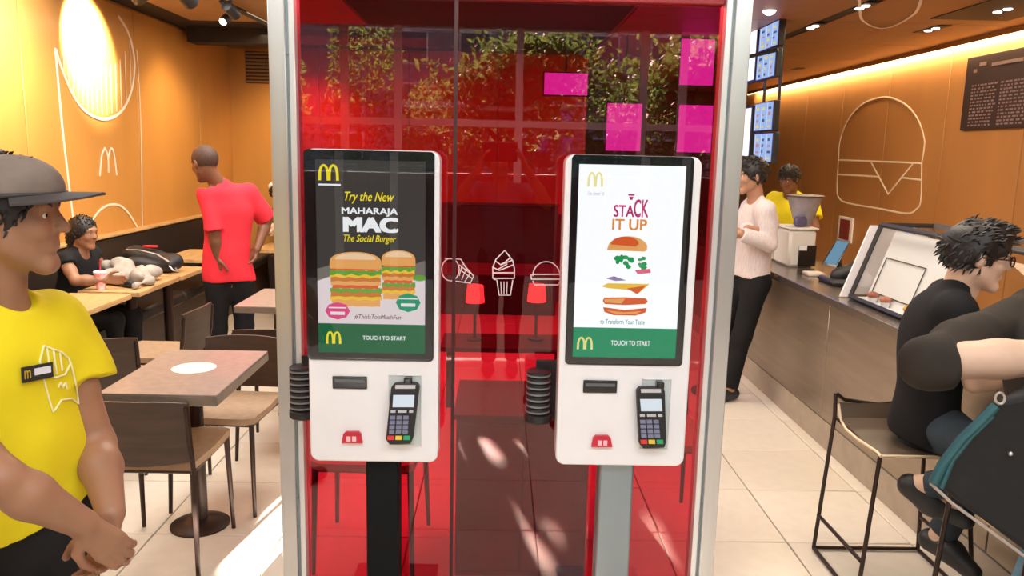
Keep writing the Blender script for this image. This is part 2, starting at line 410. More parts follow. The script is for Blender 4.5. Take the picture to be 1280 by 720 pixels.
# ceilings
MB().box(XL-.2, XR+.2, YF-.1, 2.8, ZH, ZH+.1).build('ceiling', [mat('hall_ceiling_paint', (.62, .60, .57), .7)], kind='structure')
MB().box(XL-.2, XR+.2, 2.8, 2.88, ZC, ZH).build('trim_1', [REDBEAM], kind='structure')
cl = MB().box(XL-.2, 1.0, 2.86, YB+.2, ZC+.02, ZC+.1).build('ceiling_dining', [DARKCEIL], kind='structure')
cr = MB().box(1.0, XR+.2, 2.86, 14.2, ZC+.02, ZC+.1).build('ceiling_counter', [BROWNCEIL], kind='structure')
# coffered lighter ceiling field on the dining side
TANC = mat('tan_ceiling_field', (.36, .21, .09), .7, noise=.15)
MB().box(-2.75, -1.2, 5.9, 7.35, ZC-.005, ZC+.02).build('ceiling_panel', [TANC], parent=cl)
MB().box(-3.0, .9, 7.9, 8.15, ZC-.12, ZC+.02).build('beam', [DARKCEIL], parent=cl)
# brown ceiling boards on the counter side
for i in range(9):
    y0 = 3.0+i*1.2
    for j, (xa, xb) in enumerate(((1.02, 2.53), (2.64, XR-.01))):
        MB().box(xa, xb, y0+.004, min(y0+1.196, 14), ZC, ZC+.02, .003).build('ceiling_board', [BROWNCEIL], parent=cr)
# dark lighting slot between the boards, track lamps in it
MB().box(2.53, 2.64, 3.0, 14, ZC+.012, ZC+.02).build('slot', [BLACKM], parent=cr)
# cove strip of light along the top of the right wall
COVE = emit_mat('cove_light', (1, .74, .36), 9.0)
cv = thing('cove_light', 'long warm strip of light where the right wall meets the brown ceiling', 'light', (XR-.05, 8, 2.70))
MB().box(XR-.012, XR, 3.0, 14, 2.715, 2.738).build('light_strip', [COVE], parent=cv)
MB().box(XR-.10, XR-.085, 3.0, 14, 2.70, 2.74).build('cove_lip', [ORANGE], parent=cv)
for yy in (4.5, 6.5, 8.5, 10.5, 12.5):
    lo_ = add_light('cove_lamp', 'AREA', (XR-.06, yy, 2.71), 17, (1, .72, .36), shape='RECTANGLE', size=.04, size_y=2.0); lo_.rotation_euler = (0, R(-30), 0)
# facade behind the camera
FR = mat('white_facade_frame', (.80, .82, .84), .4, .2)
wf = MB().box(XL-.2, XR+.2, YF-.12, YF+.0, 3.12, ZH+.1).build('wall_front', [mat('front_fascia', (.30, .28, .28), .6)], kind='structure')
fa = tag(MB().box(XL, XR, YF-.08, YF, 0, .10).build('window_1', [FR]), kind='structure')
mull = [XL+.04, -1.9, -1.25, .22, 1.73, 2.22, 3.3, XR-.04]
for i, x in enumerate(mull):
    MB().box(x-.045, x+.045, YF-.09, YF+.01, .1, 3.12, .004).build('mullion', [FR], parent=fa)
MB().box(XL, XR, YF-.085, YF+.005, 1.95, 2.03).build('transom', [FR], parent=fa)
for a, b in zip(mull[:-1], mull[1:]):
    for z0, z1 in ((.1, 1.95), (2.03, 3.12)):
        MB().box(a+.045, b-.045, YF-.045, YF-.037, z0, z1).build('pane', [CLEAR], parent=fa)
lw = MB().box(XL, XR, YF-.30, YF-.10, -.03, 1.38).build('wall_sun_block', [mat('dark_red_sun_block', (.16, .03, .03), .6, noise=.2)], kind='structure')  # added low wall outside the panes, keeps low sun off the hall floor
# outside: pavement, wall across the road, trees
PAV = mat('grey_pavement', (.10, .10, .10), .85, noise=.25, nscale=3)
MB().box(-30, 30, -40, YF-.12, -.15, -.03).build('pavement', [PAV], kind='structure')
bw = thing('building', 'grey brown building across the street, mirrored behind the leaves', 'building', (0, -36, 0))
MB().box(-24, 24, -40, -32, -.03, 7.6).build('wall', [mat('grey_brown_render', (.34, .27, .31), .8, noise=.2)], parent=bw)
MB().box(-24.2, 24.2, -40.2, -31.8, 7.4, 7.7).build('roof_edge', [mat('pale_roof_edge', (.5, .48, .46), .7)], parent=bw)
for i in range(16):
    for z_ in (.9, 3.2, 5.5):
        x_ = -21.5+i*2.9; w_o = MB().box(x_-.75, x_+.75, -32.0, -31.94, z_, z_+1.5).build('window', [mat('pale_window_frame', (.6, .6, .6), .5)], parent=bw)
        MB().box(x_-.66, x_+.66, -31.94, -31.92, z_+.09, z_+1.41).build('window_glass', [mat('dark_window_glass', (.03, .04, .05), .1)], parent=w_o)
BARK = mat('tree_bark', (.14, .10, .075), .9, noise=.4, nscale=14, bump=.4)
LEAF = mat('tree_leaf', (.07, .13, .045), .55, noise=.5, nscale=.8, col2=(.20, .27, .06))
n_ = LEAF.node_tree; tr_ = n_.nodes.new('ShaderNodeBsdfTranslucent'); tr_.inputs[0].default_value = (.20, .30, .07, 1); ms_ = n_.nodes.new('ShaderNodeMixShader'); ms_.inputs[0].default_value = .25
ou_ = [q for q in n_.nodes if q.type == 'OUTPUT_MATERIAL'][0]; n_.links.new(n_.nodes['Principled BSDF'].outputs[0], ms_.inputs[1]); n_.links.new(tr_.outputs[0], ms_.inputs[2]); n_.links.new(ms_.outputs[0], ou_.inputs[0])
def tree(x, y, h, spread, seed, label):
    rnd = random.Random(seed); t = thing('tree', label, 'tree', (x, y, -.03), 'trees outside the front windows')
    b = MB(); tips = []
    def limb(p, d, L, r, lev):
        pts = [p]; 
        for i in range(4):
            d = (d+Vector((rnd.uniform(-.22, .22), rnd.uniform(-.22, .22), rnd.uniform(-.05, .16)))).normalized(); pts.append(pts[-1]+d*L/4)
        b.tube(pts, [r*(1-.12*i) for i in range(5)], 7)
        if lev >= 2: tips.append((pts[-1], L)); tips.append((pts[2], L)); return
        for q in range(4 if lev == 0 else 3):
            a = rnd.uniform(0, 6.28); nd = (d*.55+Vector((math.cos(a), math.sin(a), .35))*.85).normalized(); limb(pts[-1-(q % 2)], nd, L*.62, r*.5, lev+1)
    limb(Vector((x, y, -.05)), Vector((.06, .0, 1)), h*.34, .17, 0)
    b.build('trunk', [BARK], parent=t)
    m = MB()
    for (p, L) in tips:
        for i in range(190):
            c = p+Vector((rnd.gauss(0, spread), rnd.gauss(0, spread), rnd.gauss(-.05, spread*.7))); s = rnd.uniform(.07, .14)
            u = Vector((rnd.uniform(-1, 1), rnd.uniform(-1, 1), rnd.uniform(-1, 1))).normalized(); v = u.orthogonal().normalized()
            m.add([c-u*s, c+v*s*.5, c+u*s, c-v*s*.5], [(0, 1, 2, 3)])
    m.build('foliage', [LEAF], parent=t, kind='stuff')
tree(.3, -13.6, 6.6, .5, 3, 'leafy street tree outside the front windows, in the middle of the reflection')
tree(4.2, -13.4, 6.8, .5, 11, 'leafy street tree mirrored in the right part of the red glass')
tree(-9.6, -14.2, 7.5, .6, 5, 'broad leafy tree farther out on the left of the pavement')
tree(9.2, -15.0, 7.4, .6, 8, 'broad leafy tree farther out on the right of the pavement')

def bush(x, y, h, seed, label):
    rnd = random.Random(seed); t = thing('bush', label, 'bush', (x, y, -.03), 'leafy bushes across the pavement'); m = MB()
    for i in range(1500):
        a = rnd.uniform(0, 6.28); q = rnd.random()**.5; z = rnd.uniform(.1, 1)*h; rr_ = 1.25*(1-.35*(z/h)**2)*q
        c = Vector((x+rr_*math.cos(a)*1.2, y+rr_*math.sin(a), z)); s = rnd.uniform(.07, .15)
        u = Vector((rnd.uniform(-1, 1), rnd.uniform(-1, 1), rnd.uniform(-1, 1))).normalized(); v = u.orthogonal().normalized()
        m.add([c-u*s, c+v*s*.5, c+u*s, c-v*s*.5], [(0, 1, 2, 3)])
    m.build('foliage', [LEAF], parent=t, kind='stuff')
    b = MB()
    for k_ in range(5): a = k_*1.26; b.tube([(x, y, -.03), (x+.3*math.cos(a), y+.3*math.sin(a), h*.5), (x+.6*math.cos(a), y+.6*math.sin(a), h*.85)], [.03, .02, .01], 5)
    b.build('stems', [BARK], parent=t)
for i, (bx_, bh_, pos) in enumerate(((-6.6, 4.6, 'far left'), (-4.2, 5.9, 'second from the left'), (-1.6, 3.4, 'left of the middle'), (1.2, 5.2, 'right of the middle'), (3.6, 4.2, 'second from the right'), (6.2, 5.8, 'far right'))): bush(bx_, -17.4-(i % 2)*2.5, bh_, 60+i, 'tall leafy bush across the pavement, %s of the row' % pos)
# added unseen roof blocking the sun; its gaps shape the streaks on the floor
ZK = 4.2; TS = ZK/.37
def gap_from_mirror(pts): return [(PZ(a, b, 0).x-.20*TS, 5.4-PZ(a, b, 0).y-TS) for a, b in pts]
def gap_direct(pts): return [(PZ(a, b, 0).x-.20*TS, PZ(a, b, 0).y-TS) for a, b in pts]
gaps = [gap_from_mirror(g_) for g_ in ([(573, 524), (592, 524), (632, 568), (618, 580)], [(568, 545), (582, 545), (611, 586), (600, 594)], [(618, 525), (640, 525), (672, 568), (660, 566)], [(614, 612), (630, 612), (700, 706), (674, 716)], [(655, 624), (697, 648), (697, 682)], [(795, 628), (806, 622), (842, 700), (826, 712)])]
gaps += [gap_direct([(262, 722), (357, 612), (357, 735), (262, 760)])]
def inside(x, y, poly):
    c = False; j = len(poly)-1
    for i in range(len(poly)):
        (xi, yi), (xj, yj_) = poly[i], poly[j]
        if (yi > y) != (yj_ > y) and x < (xj-xi)*(y-yi)/(yj_-yi)+xi: c = not c
        j = i
    return c
gx0, gx1 = min(p[0] for g_ in gaps for p in g_)-.1, max(p[0] for g_ in gaps for p in g_)+.1
gy0, gy1 = min(p[1] for g_ in gaps for p in g_)-.1, max(p[1] for g_ in gaps for p in g_)+.1
m = MB(); m.box(-12, gx0, -12.2, YF-.13, ZK, ZK+.06); m.box(gx1, 12, -12.2, YF-.13, ZK, ZK+.06); m.box(gx0, gx1, -12.2, gy0, ZK, ZK+.06); m.box(gx0, gx1, gy1, YF-.13, ZK, ZK+.06)
cell = .035; nxg = int((gx1-gx0)/cell); nyg = int((gy1-gy0)/cell); cw, ch_ = (gx1-gx0)/nxg, (gy1-gy0)/nyg
for i in range(nxg):
    j0 = None
    for j in range(nyg+1):
        solid = j < nyg and not any(inside(gx0+(i+.5)*cw, gy0+(j+.5)*ch_, g_) for g_ in gaps)
        if solid and j0 is None: j0 = j
        if not solid and j0 is not None: m.box(gx0+i*cw, gx0+(i+1)*cw, gy0+j0*ch_, gy0+j*ch_, ZK, ZK+.06); j0 = None
m.build('sun_mask_roof', [mat('white_sun_mask', (.55, .55, .55), .7)], kind='structure')
for x_ in (-9, -4.5, 4.8, 9): MB().box(x_-.06, x_+.06, -12.1, -11.98, -.03, ZK).build('sun_mask_post', [FR], kind='structure')

# ================================================================ RED GLASS SCREEN BETWEEN ALUMINIUM POSTS
gs = thing('glass_screen', 'tall red tinted glass screen framed by two aluminium posts behind the kiosks', 'partition', (.02, 2.72, 0))
def post(xi, xo, s):      # xi inner edge, xo outer edge; s = direction outwards
    m = MB()
    m.cur = 0; m.box(xo-s*.055, xo, 2.66, 2.75, 0, ZC+.02, .003)
    m.cur = 1; m.box(xi, xi+s*.020, 2.665, 2.745, 0, ZC+.02, .002)
    m.cur = 2; m.box(xi+s*.020, xo-s*.055, 2.675, 2.735, 0, ZC+.02)
    for z in (.42, 1.95): m.lathe((xi+s*.027, 2.672, z), [(.004, 0), (.004, .004)], 10, 'y')
    return m.build('post', [ALU, ALU_W, STEELBLUE], parent=gs)
post(-.668, -.752, -1); post(.722, .805, 1)
for a, b in ((-.668, -.153), (-.147, .722)):
    MB().box(a, b, 2.70, 2.710, .02, 2.135).build('glass_pane', [REDGL], parent=gs)
MB().box(-.156, -.144, 2.696, 2.714, .02, 2.135).build('joint_profile', [mat('dark_joint', (.06, .01, .012), .4)], parent=gs)
MB().box(-.668, .722, 2.685, 2.725, 2.135, 2.30, .004).build('top_beam', [REDBEAM], parent=gs)
MB().box(-.668, .722, 2.690, 2.720, 0, .03).build('bottom_rail', [ALU], parent=gs)
DEC = mat('frosted_white_line', (.75, .68, .68), .6)
def on_glass(pts, r=.0022, close=False, mb=None):
    mb = mb or MB(); mb.tube([P(px, py, 2.698) for px, py in pts], r, 6, close=close, flat=(0, 1, 0)); return mb
def arc(cx_, cy_, rx, ry, a0, a1, n=14): return [(cx_+rx*math.cos(R(a0+(a1-a0)*i/n)), cy_-ry*math.sin(R(a0+(a1-a0)*i/n))) for i in range(n+1)]
m = MB()                                                  # soft-serve cone drawing
on_glass([(616, 348), (616, 334), (620, 324), (627, 317), (631, 313), (635, 318), (641, 326), (643, 336), (643, 348)], mb=m)
for a in ([(619, 326), (626, 331), (641, 325)], [(616, 334), (624, 338), (642, 331)], [(625, 331), (631, 328), (638, 322)], [(616, 341), (643, 341)], [(616, 348), (643, 348)], [(622, 337), (634, 330)]): on_glass(a, mb=m)
on_glass([(617, 349), (621, 350), (624, 369), (638, 369), (641, 350)], mb=m)
for x in (626, 630, 634): on_glass([(x, 352), (x+(630-x)*.15, 368)], mb=m, r=.0016)
m.build('ice_cream_decal', [DEC], parent=gs)
m = MB(); on_glass(arc(683, 345, 17, 18, 0, 180), mb=m)      # burger drawing
on_glass([(665, 343), (701, 343)], mb=m); on_glass([(664, 349), (702, 349)], mb=m); on_glass([(666, 351), (668, 356), (698, 356), (700, 351)], mb=m); on_glass([(664, 343), (664, 349)], mb=m)
m.build('burger_decal', [DEC], parent=gs)
m = MB(); on_glass(arc(563, 337, 11, 14, 0, 360, 20), mb=m)  # fries drawing
on_glass([(556, 323), (576, 324), (582, 334), (592, 345), (588, 354), (574, 352), (563, 351)], mb=m)
for a, b in (((578, 330), (574, 345)), ((583, 335), (577, 350)), ((588, 341), (581, 352)), ((576, 338), (590, 348)), ((574, 331), (588, 342))): on_glass([a, b], mb=m, r=.0018)
m.build('fries_decal', [DEC], parent=gs)

# ================================================================ KIOSKS
def E(name, c, s=1.0): return emit_mat('screen_'+name, c, s)
KY = 2.50
def kiosk(left):
    if left:
        x0, x1, z0, z1 = -.606, -.186, .630, 1.648; dx = 0
        label = 'white order kiosk with dark burger advert, left of the two on its black pole'
    else:
        x0, x1, z0, z1 = .204, .632, .630, 1.648; dx = 1
        label = 'white order kiosk with bright white advert, right of the two on its grey pole'
    t = thing('order_kiosk', label, 'kiosk', ((x0+x1)/2, KY+.05, 0))
    m = MB(); m.prism(rrect(x0, x1, z0, z1, .030, KY), (0, .085, 0)); sh = m.build('shell', [WHITE], parent=t)
    bv = sh.modifiers.new('bevel', 'BEVEL'); bv.width = .006; bv.segments = 3; bv.limit_method = 'ANGLE'; bv.angle_limit = R(50)
    q = lambda px, py, d=0: P(px, py, KY-d)
    # screen bezel and screen
    (ax, ay, bx, by) = (385, 190, 543.5, 449) if left else (706, 196.5, 868, 455)
    a, b = q(ax, by), q(bx, ay)
    m = MB(); m.prism(rrect(a.x, b.x, a.z, b.z, .014, KY-.004), (0, .004, 0)); m.build('bezel', [BLACKG], parent=t)
    (sx0, sy0, sx1, sy1) = (398.5, 202, 532, 440) if left else (715.5, 208, 858, 446)
    a, b = q(sx0, sy1, .005), q(sx1, sy0, .005)
    split = (403-202)/(440-202) if left else (408-208)/(446-208)
    zs = b.z-(b.z-a.z)*split
    scr = MB(); scr.flatart = True
    place = lambda d: (lambda u, v: (a.x+(b.x-a.x)*u, KY-.005-d, b.z-(b.z-a.z)*v))      # u right, v down, 0..1
    def line_(ci, *a_, **k_):
        mm = MB(); mm.flatart = True; lettering(mm, *a_, **k_); mm.build('lettering', [lm[ci]], parent=t)
    U = lambda px: (px-sx0)/(sx1-sx0); V = lambda py: (py-sy0)/(sy1-sy0)
    def quad(m, u0, v0, u1, v1, d): pl = place(d); m.add([pl(u0, v1), pl(u1, v1), pl(u1, v0), pl(u0, v0)], [(0, 1, 2, 3)])
    def pg(m, pts, d, px=True): pl = place(d); m.add([pl(U(p[0]), V(p[1])) for p in pts], [tuple(range(len(pts)))])
    def elp(m, cx_, cy_, rx, ry, d, a0=0, a1=360, n=22): pg(m, [(cx_+rx*math.cos(R(a0+(a1-a0)*i/n)), cy_-ry*math.sin(R(a0+(a1-a0)*i/n))) for i in range(n+(a1-a0 < 360))], d)
    def arches(m, x0_, y0_, x1_, y1_, d, th):
        pl = place(d); w_ = x1_-x0_; h = y1_-y0_
        for s in (0, 1):
            cx_ = x0_+w_*(.27+.46*s); N = 16; out = []; inn = []
            for i in range(N+1):
                q_ = math.pi*i/N; c, sn = math.cos(q_), math.sin(q_)
                e = .62
                X = math.copysign(abs(c)**1.0, c); Yv = abs(sn)**e
                out.append((cx_+X*w_*.27, y1_-h*Yv)); inn.append((cx_+X*(w_*.27-th), y1_-(h-th*.8)*Yv))
            for i in range(N): m.add([pl(U(p[0]), V(p[1])) for p in (out[i], out[i+1], inn[i+1], inn[i])], [(0, 1, 2, 3)])
    if left:
        m = MB(); m.flatart = True; quad(m, 0, 0, 1, (335-202)/238, 0)
        m.cur = 1; quad(m, 0, (335-202)/238, 1, split, 0)
        m.cur = 2; quad(m, 0, split, 1, 1, 0); 
        m.cur = 3; pg(m, [(398.5, 335), (420, 328), (440, 334), (398.5, 350)], .0003); pg(m, [(510, 330), (532, 322), (532, 345), (515, 345)], .0003)
        m.build('screen', [E('dusk', (.055, .050, .045)), E('pinkwhite', (.80, .68, .68)), E('green', (.006, .13, .05)), E('greybrown', (.20, .17, .15))], parent=t)
        m = MB(); m.flatart = True; arches(m, 402, 207.5, 427, 227, .0012, 3.4); m.build('arches_logo', [E('yellow', (.95, .75, .02))], parent=t)
        m = MB(); m.flatart = True; arches(m, 408, 413, 427, 429, .0012, 2.8); m.build('arches_logo', [E('yellow', (.95, .75, .02))], parent=t)
        m = MB(); m.flatart = True; pg(m, [(402, 231), (429, 231), (429, 233), (402, 233)], .0012); m.build('logo_underline', [E('white', (.95, .95, .95))], parent=t)
        m = MB(); m.flatart = True; pl = place(.0016); L = lambda tx, x0_, x1_, y0_, y1_, **k_: line_(m.cur, tx, U(x0_), U(x1_), V(y1_), V(y0_), pl, **k_)
        lm = [E('yellow', (.95, .75, .02)), E('white', (.95, .95, .95)), E('ink', (.12, .05, .05))]
        L('Try the New', 434, 494, 240, 254, shear=.35, bold=.02); m.cur = 1
        L('MAHARAJA', 430, 498, 259, 269, bold=.06); L('MAC', 433, 497, 271, 288, bold=.12)
        m.cur = 0; L('The Social Burger', 432, 496, 292, 303, shear=.3, bold=.02)
        m.cur = 2; L('#ThisIsTooMuchFun', 444, 502, 391, 397, shear=.25, bold=.02); m.cur = 1
        L('TOUCH TO START', 454, 508, 418, 423, bold=.04)
        # the two stacked burgers in the advert
        m = MB(); m.flatart = True
        BUN, BUNL, TOM, LET, CHE, PAT, WH = range(7); dd = [.0008]
        def layer(c, x0_, x1_, y0_, y1_, wav=0, n=14, ph=0):
            m.cur = c; top = [(x0_+(x1_-x0_)*i/n, y0_+wav*math.sin(i*2.1+ph)) for i in range(n+1)]; bot = [(x0_+(x1_-x0_)*i/n, y1_+wav*math.sin(i*1.7+ph+1)) for i in range(n, -1, -1)]
            pg(m, top+bot, dd[0]); dd[0] += .00002
        def burger_pic(xa, xb, yt, yb):
            h = yb-yt; Y = lambda t_: yt+h*t_; w_ = xb-xa; c_ = (xa+xb)/2
            layer(BUN, xa+2, xb-2, Y(.86), Y(1.0), .3); layer(CHE, xa, xb, Y(.80), Y(.88), 1.0); layer(PAT, xa+1, xb-1, Y(.70), Y(.82), .6)
            layer(LET, xa, xb, Y(.66), Y(.74), 1.2, ph=2); layer(TOM, xa+3, xb-4, Y(.60), Y(.67), .4); layer(BUN, xa+1, xb-1, Y(.52), Y(.61), .4); layer(PAT, xa+1, xb-1, Y(.44), Y(.54), .7)
            layer(CHE, xa, xb-1, Y(.40), Y(.47), .8, ph=1); layer(LET, xa, xb, Y(.33), Y(.42), 1.3); layer(TOM, xa+2, xb-2, Y(.29), Y(.34), .4)
            m.cur = BUN; pg(m, [(xa, Y(.31))]+[(c_-w_/2*math.cos(R(180*i/16)), Y(.22)-h*.22*math.sin(R(180*i/16))**.7) for i in range(17)]+[(xb, Y(.31))], dd[0]); dd[0] += .00002
            m.cur = BUNL; pg(m, [(c_-w_*.40*math.cos(R(180*i/12)), Y(.14)-h*.12*math.sin(R(180*i/12))) for i in range(13)], dd[0]); dd[0] += .00002
        burger_pic(478, 520, 310, 371); burger_pic(414, 478, 313, 381)
        m.cur = LET; elp(m, 525, 344, 8, 4, .0011)
        m.build('burger_picture', [E('bun', (.85, .40, .12)), E('bun_top', (.93, .62, .38)), E('tomato', (.75, .12, .03)), E('lettuce', (.14, .38, .05)), E('cheese', (.92, .55, .05)), E('patty', (.62, .20, .04)), E('cream', (.9, .8, .6))], parent=t)
        m = MB(); m.flatart = True; elp(m, 423, 387, 15.5, 11, .0014, n=8); m.cur = 1
        for (x_, y_, w_, h_) in ((423, 383, 11, .8), (423, 390, 9, 2)): pg(m, [(x_-w_, y_+h_), (x_+w_, y_+h_), (x_+w_, y_-h_), (x_-w_, y_-h_)], .0016)
        m.build('offer_badge', [E('magenta', (.75, .06, .22)), E('soft_white', (.85, .8, .8))], parent=t, label='magenta offer badge')
        m = MB(); m.flatart = True; elp(m, 511, 375, 15.5, 12, .0014, n=8); m.cur = 1
        for (x_, y_, w_, h_) in ((511, 370, 12, .8), (511, 378, 9, 2)): pg(m, [(x_-w_, y_+h_), (x_+w_, y_+h_), (x_+w_, y_-h_), (x_-w_, y_-h_)], .0016)
        m.build('offer_badge', [E('teal_green', (.01, .32, .16)), E('soft_white', (.85, .8, .8))], parent=t, label='green offer badge')
    else:
        m = MB(); m.flatart = True; quad(m, 0, 0, 1, split, 0); m.cur = 1; quad(m, 0, split, 1, 1, 0)
        m.build('screen', [E('bright_white', (1, 1, 1), 1.15), E('green_r', (.006, .28, .12))], parent=t)
        m = MB(); m.flatart = True; arches(m, 727, 217, 748, 234.5, .0012, 3.0); m.build('arches_logo', [E('pale_yellow', (.95, .85, .35))], parent=t)
        m = MB(); m.flatart = True; arches(m, 721, 420, 743, 436, .0012, 3.0); m.build('arches_logo', [E('cream_yellow', (.85, .80, .25))], parent=t)
        m = MB(); m.flatart = True; pl = place(.0016); L = lambda tx, x0_, x1_, y0_, y1_, **k_: line_(m.cur, tx, U(x0_), U(x1_), V(y1_), V(y0_), pl, **k_)
        lm = [E('plum', (.55, .03, .18)), E('orange_text', (.85, .30, .06)), E('grey_text', (.45, .45, .55)), E('sea_text', (.05, .30, .32)), E('white', (.95, .95, .95))]
        L('STA', 764, 791, 256, 270, bold=.045); L('CK', 791, 810, 249, 270, bold=.045)
        m.cur = 1; L('IT UP', 763, 809, 273, 286, bold=.05); m.cur = 2; L("i'm lovin' it", 728, 750, 240, 245, shear=.2)
        m.cur = 3; L('to Transform Your Taste', 752, 813, 397, 403, bold=.02); m.cur = 4; L('TOUCH TO START', 768, 822, 424, 430, bold=.04)
        m.cur = 0; pg(m, [(782, 242.5), (791, 242.5), (790.5, 244.5), (782.5, 244.5)], .0014); pg(m, [(783.5, 245.5), (789.5, 245.5), (788, 249.5), (785, 249.5)], .0014)
        m.build('burger_emblem', lm, parent=t)
        m = MB(); m.flatart = True
        m.cur = 0; pg(m, [(757, 311)]+[(785-27*math.cos(R(15+150*i/12)), 308-14.5*math.sin(R(15+150*i/12))) for i in range(13)]+[(811, 310), (808, 312)], .0010)
        m.cur = 1; pg(m, [(762, 304)]+[(781-19*math.cos(R(180*i/10)), 303-9*math.sin(R(180*i/10))) for i in range(11)]+[(795, 306)], .0012)
        m.cur = 2
        rr = random.Random(4)
        for i in range(26): x_ = rr.uniform(770, 812); elp(m, x_, rr.uniform(317, 331)+(x_-770)*.06, rr.uniform(2, 4.5), rr.uniform(1.5, 3), .0010+i*.00002, n=7)
        m.cur = 3; pg(m, [(796, 335), (817, 333), (818, 338), (800, 340)], .0016)
        m.cur = 5; pg(m, [(757, 346), (768, 343), (785, 348), (770, 349)], .0016)
        m.cur = 4; pg(m, [(752, 356), (760, 352), (817, 352), (801, 365), (790, 360), (760, 358)], .0012); m.cur = 1; pg(m, [(786, 358), (812, 354), (801, 365)], .0014)
        m.cur = 1; pg(m, [(754, 374), (756, 370), (785, 369), (813, 370), (816, 374), (813, 377), (785, 379), (757, 378)], .0012); m.cur = 0; pg(m, [(756, 372), (785, 370.5), (780, 377), (757, 376)], .0014)
        m.cur = 1; pg(m, [(755, 382), (785, 385), (815, 382), (813, 388), (800, 392), (770, 392), (757, 388)], .0012); m.cur = 0; pg(m, [(760, 386), (785, 388), (808, 386), (800, 390), (772, 390)], .0014)
        m.build('burger_picture', [E('bun', (.85, .40, .12)), E('tomato', (.75, .12, .03)), E('leaf', (.02, .35, .10)), E('pink', (.8, .15, .25)), E('cheese', (.92, .55, .05)), E('onion', (.35, .25, .45))], parent=t)
    a2, b2 = q(ax+1.5, by-1.5, .007), q(bx-1.5, ay+1.5, .007)
    m = MB(); m.prism(rrect(a2.x, b2.x, a2.z, b2.z, .012, KY-.0088), (0, .0012, 0)); m.build('cover_glass', [SCRGL], parent=t)
    # lower fittings
    ox = 0 if left else 312.5; oy = 0 if left else 5
    def bx3(px0, py0, px1, py1, d0, d1, bev=0, mb=None): a_, b_ = q(px0+ox, py1+oy), q(px1+ox, py0+oy); return (mb or MB()).box(a_.x, b_.x, KY-d1, KY-d0, a_.z, b_.z, bev)
    m = bx3(416, 470.5, 459, 485.5, 0, .006, .002); m.cur = 1; bx3(419, 474, 456, 477, .006, .008, mb=m); m.build('receipt_slot', [BLACKG, mat('slot_lip', (.12, .13, .14), .3)], parent=t)
    m = MB(); p0 = [(427, 554), (429, 543), (432, 540), (448, 540), (451, 543), (453, 554)]
    m.prism([q(x_+ox, y_+oy, .012) for x_, y_ in p0][::-1], (0, .012, 0)); m.cur = 1
    for (xa, xb) in ((434, 439), (441, 446)): bx3(xa, 544, xb, 550, .012, .014, mb=m)
    m.build('scanner_window', [RED, mat('scanner_lens', (.9, .55, .6), .2)], parent=t)
    # recess frame for the card terminal
    m = MB(); a_, b_ = q(486+ox, 556+oy), q(527+ox, 469+oy)
    for (xa, xb, za, zb) in ((a_.x, b_.x, b_.z-.002, b_.z), (a_.x, b_.x, a_.z, a_.z+.002), (a_.x, a_.x+.002, a_.z, b_.z), (b_.x-.002, b_.x, a_.z, b_.z)): m.box(xa, xb, KY-.0045, KY, za, zb)
    m.cur = 1; m.box(a_.x+.002, b_.x-.002, KY-.0015, KY, a_.z+.002, b_.z-.002); m.build('terminal_mount', [ALU_W, mat('pale_grey_mount', (.60, .66, .66), .4)], parent=t)
    m = bx3(506, 470, 516, 484, 0, .03, .003); m.cur = 0; m.build('mount_clip', [BLACKG], parent=t)
    # pole and foot
    pa = (P(459, 600, 2.56).x, P(499, 600, 2.56).x) if left else (P(748, 600, 2.56).x, P(790, 600, 2.56).x)
    MB().box(pa[0], pa[1], 2.535, 2.63, .012, z0+.05, .006).build('pole', [mat('black_pole_paint', (.006, .008, .009), .6, spec=.15) if left else STEELBLUE], parent=t)
    MB().box((pa[0]+pa[1])/2-.16, (pa[0]+pa[1])/2+.16, 2.43, 2.66, .0, .012, .004).build('base_plate', [BLACKM if left else STEELBLUE], parent=t)
    # payment terminal: a thing of its own in its mount
    pt = thing('card_terminal', 'black card payment terminal clipped to the %s kiosk' % ('left' if left else 'right'), 'card reader', tuple(q(503+ox, 520+oy, .03)), 'card payment terminals on the kiosks')
    sl = 1.2 if left else 3.2      # the terminals hang slightly askew
    def tx(px, py, d): return q(px+ox+(py-520)*(-.06 if left else .09), py+oy, d)
    body = [(487, 484), (491, 480), (519, 480), (522, 484), (521, 500), (518, 548), (515, 555), (489, 556), (484, 550), (486, 500)]
    m = MB(); m.prism([tx(x_, y_, .034) for x_, y_ in body][::-1], (0, .026, 0)); bd = m.build('casing', [BLACKM], parent=pt)
    bv = bd.modifiers.new('bevel', 'BEVEL'); bv.width = .003; bv.segments = 2; bv.limit_method = 'ANGLE'
    def face(px0, py0, px1, py1, d, h, name, material, m=None):
        mm = m or MB(); mm.prism([tx(px0, py1, d+h), tx(px1, py1, d+h), tx(px1, py0, d+h), tx(px0, py0, d+h)], (0, h, 0))
        return mm if m is not None else mm.build(name, [material], parent=pt)
    GREYP = mat('pale_grey_plastic', (.55, .56, .60), .4)
    face(492, 481.5, 517, 486, .034, .002, 'top_cover', GREYP)
    face(490, 494, 516.5, 509, .034, .002, 'display', emit_mat('terminal_display', (.75, .82, .88), .9))
    for (xa, xb) in ((488, 494), (497, 508), (511, 516)): face(xa, 513, xb, 516, .034, .003, 'function_key', GREYP)
    KEY = mat('blue_grey_key', (.20, .22, .34), .4)
    for r_ in range(4):
        for c_ in range(3): face(487.5+c_*8.4, 520+r_*6, 494+c_*8.4, 524.5+r_*6, .034, .004, 'key', KEY)
    for i, cc in enumerate(((.70, .04, .04), (.80, .60, .05), (.02, .42, .18))):
        o = face(486+i*10, 545, 494+i*10, 550, .034, .004, 'key', mat(('red', 'yellow', 'green')[i]+'_key', cc, .4)); o['label'] = ('red', 'yellow', 'green')[i]+' key at the bottom of the keypad'
    return t
kiosk(True); kiosk(False)
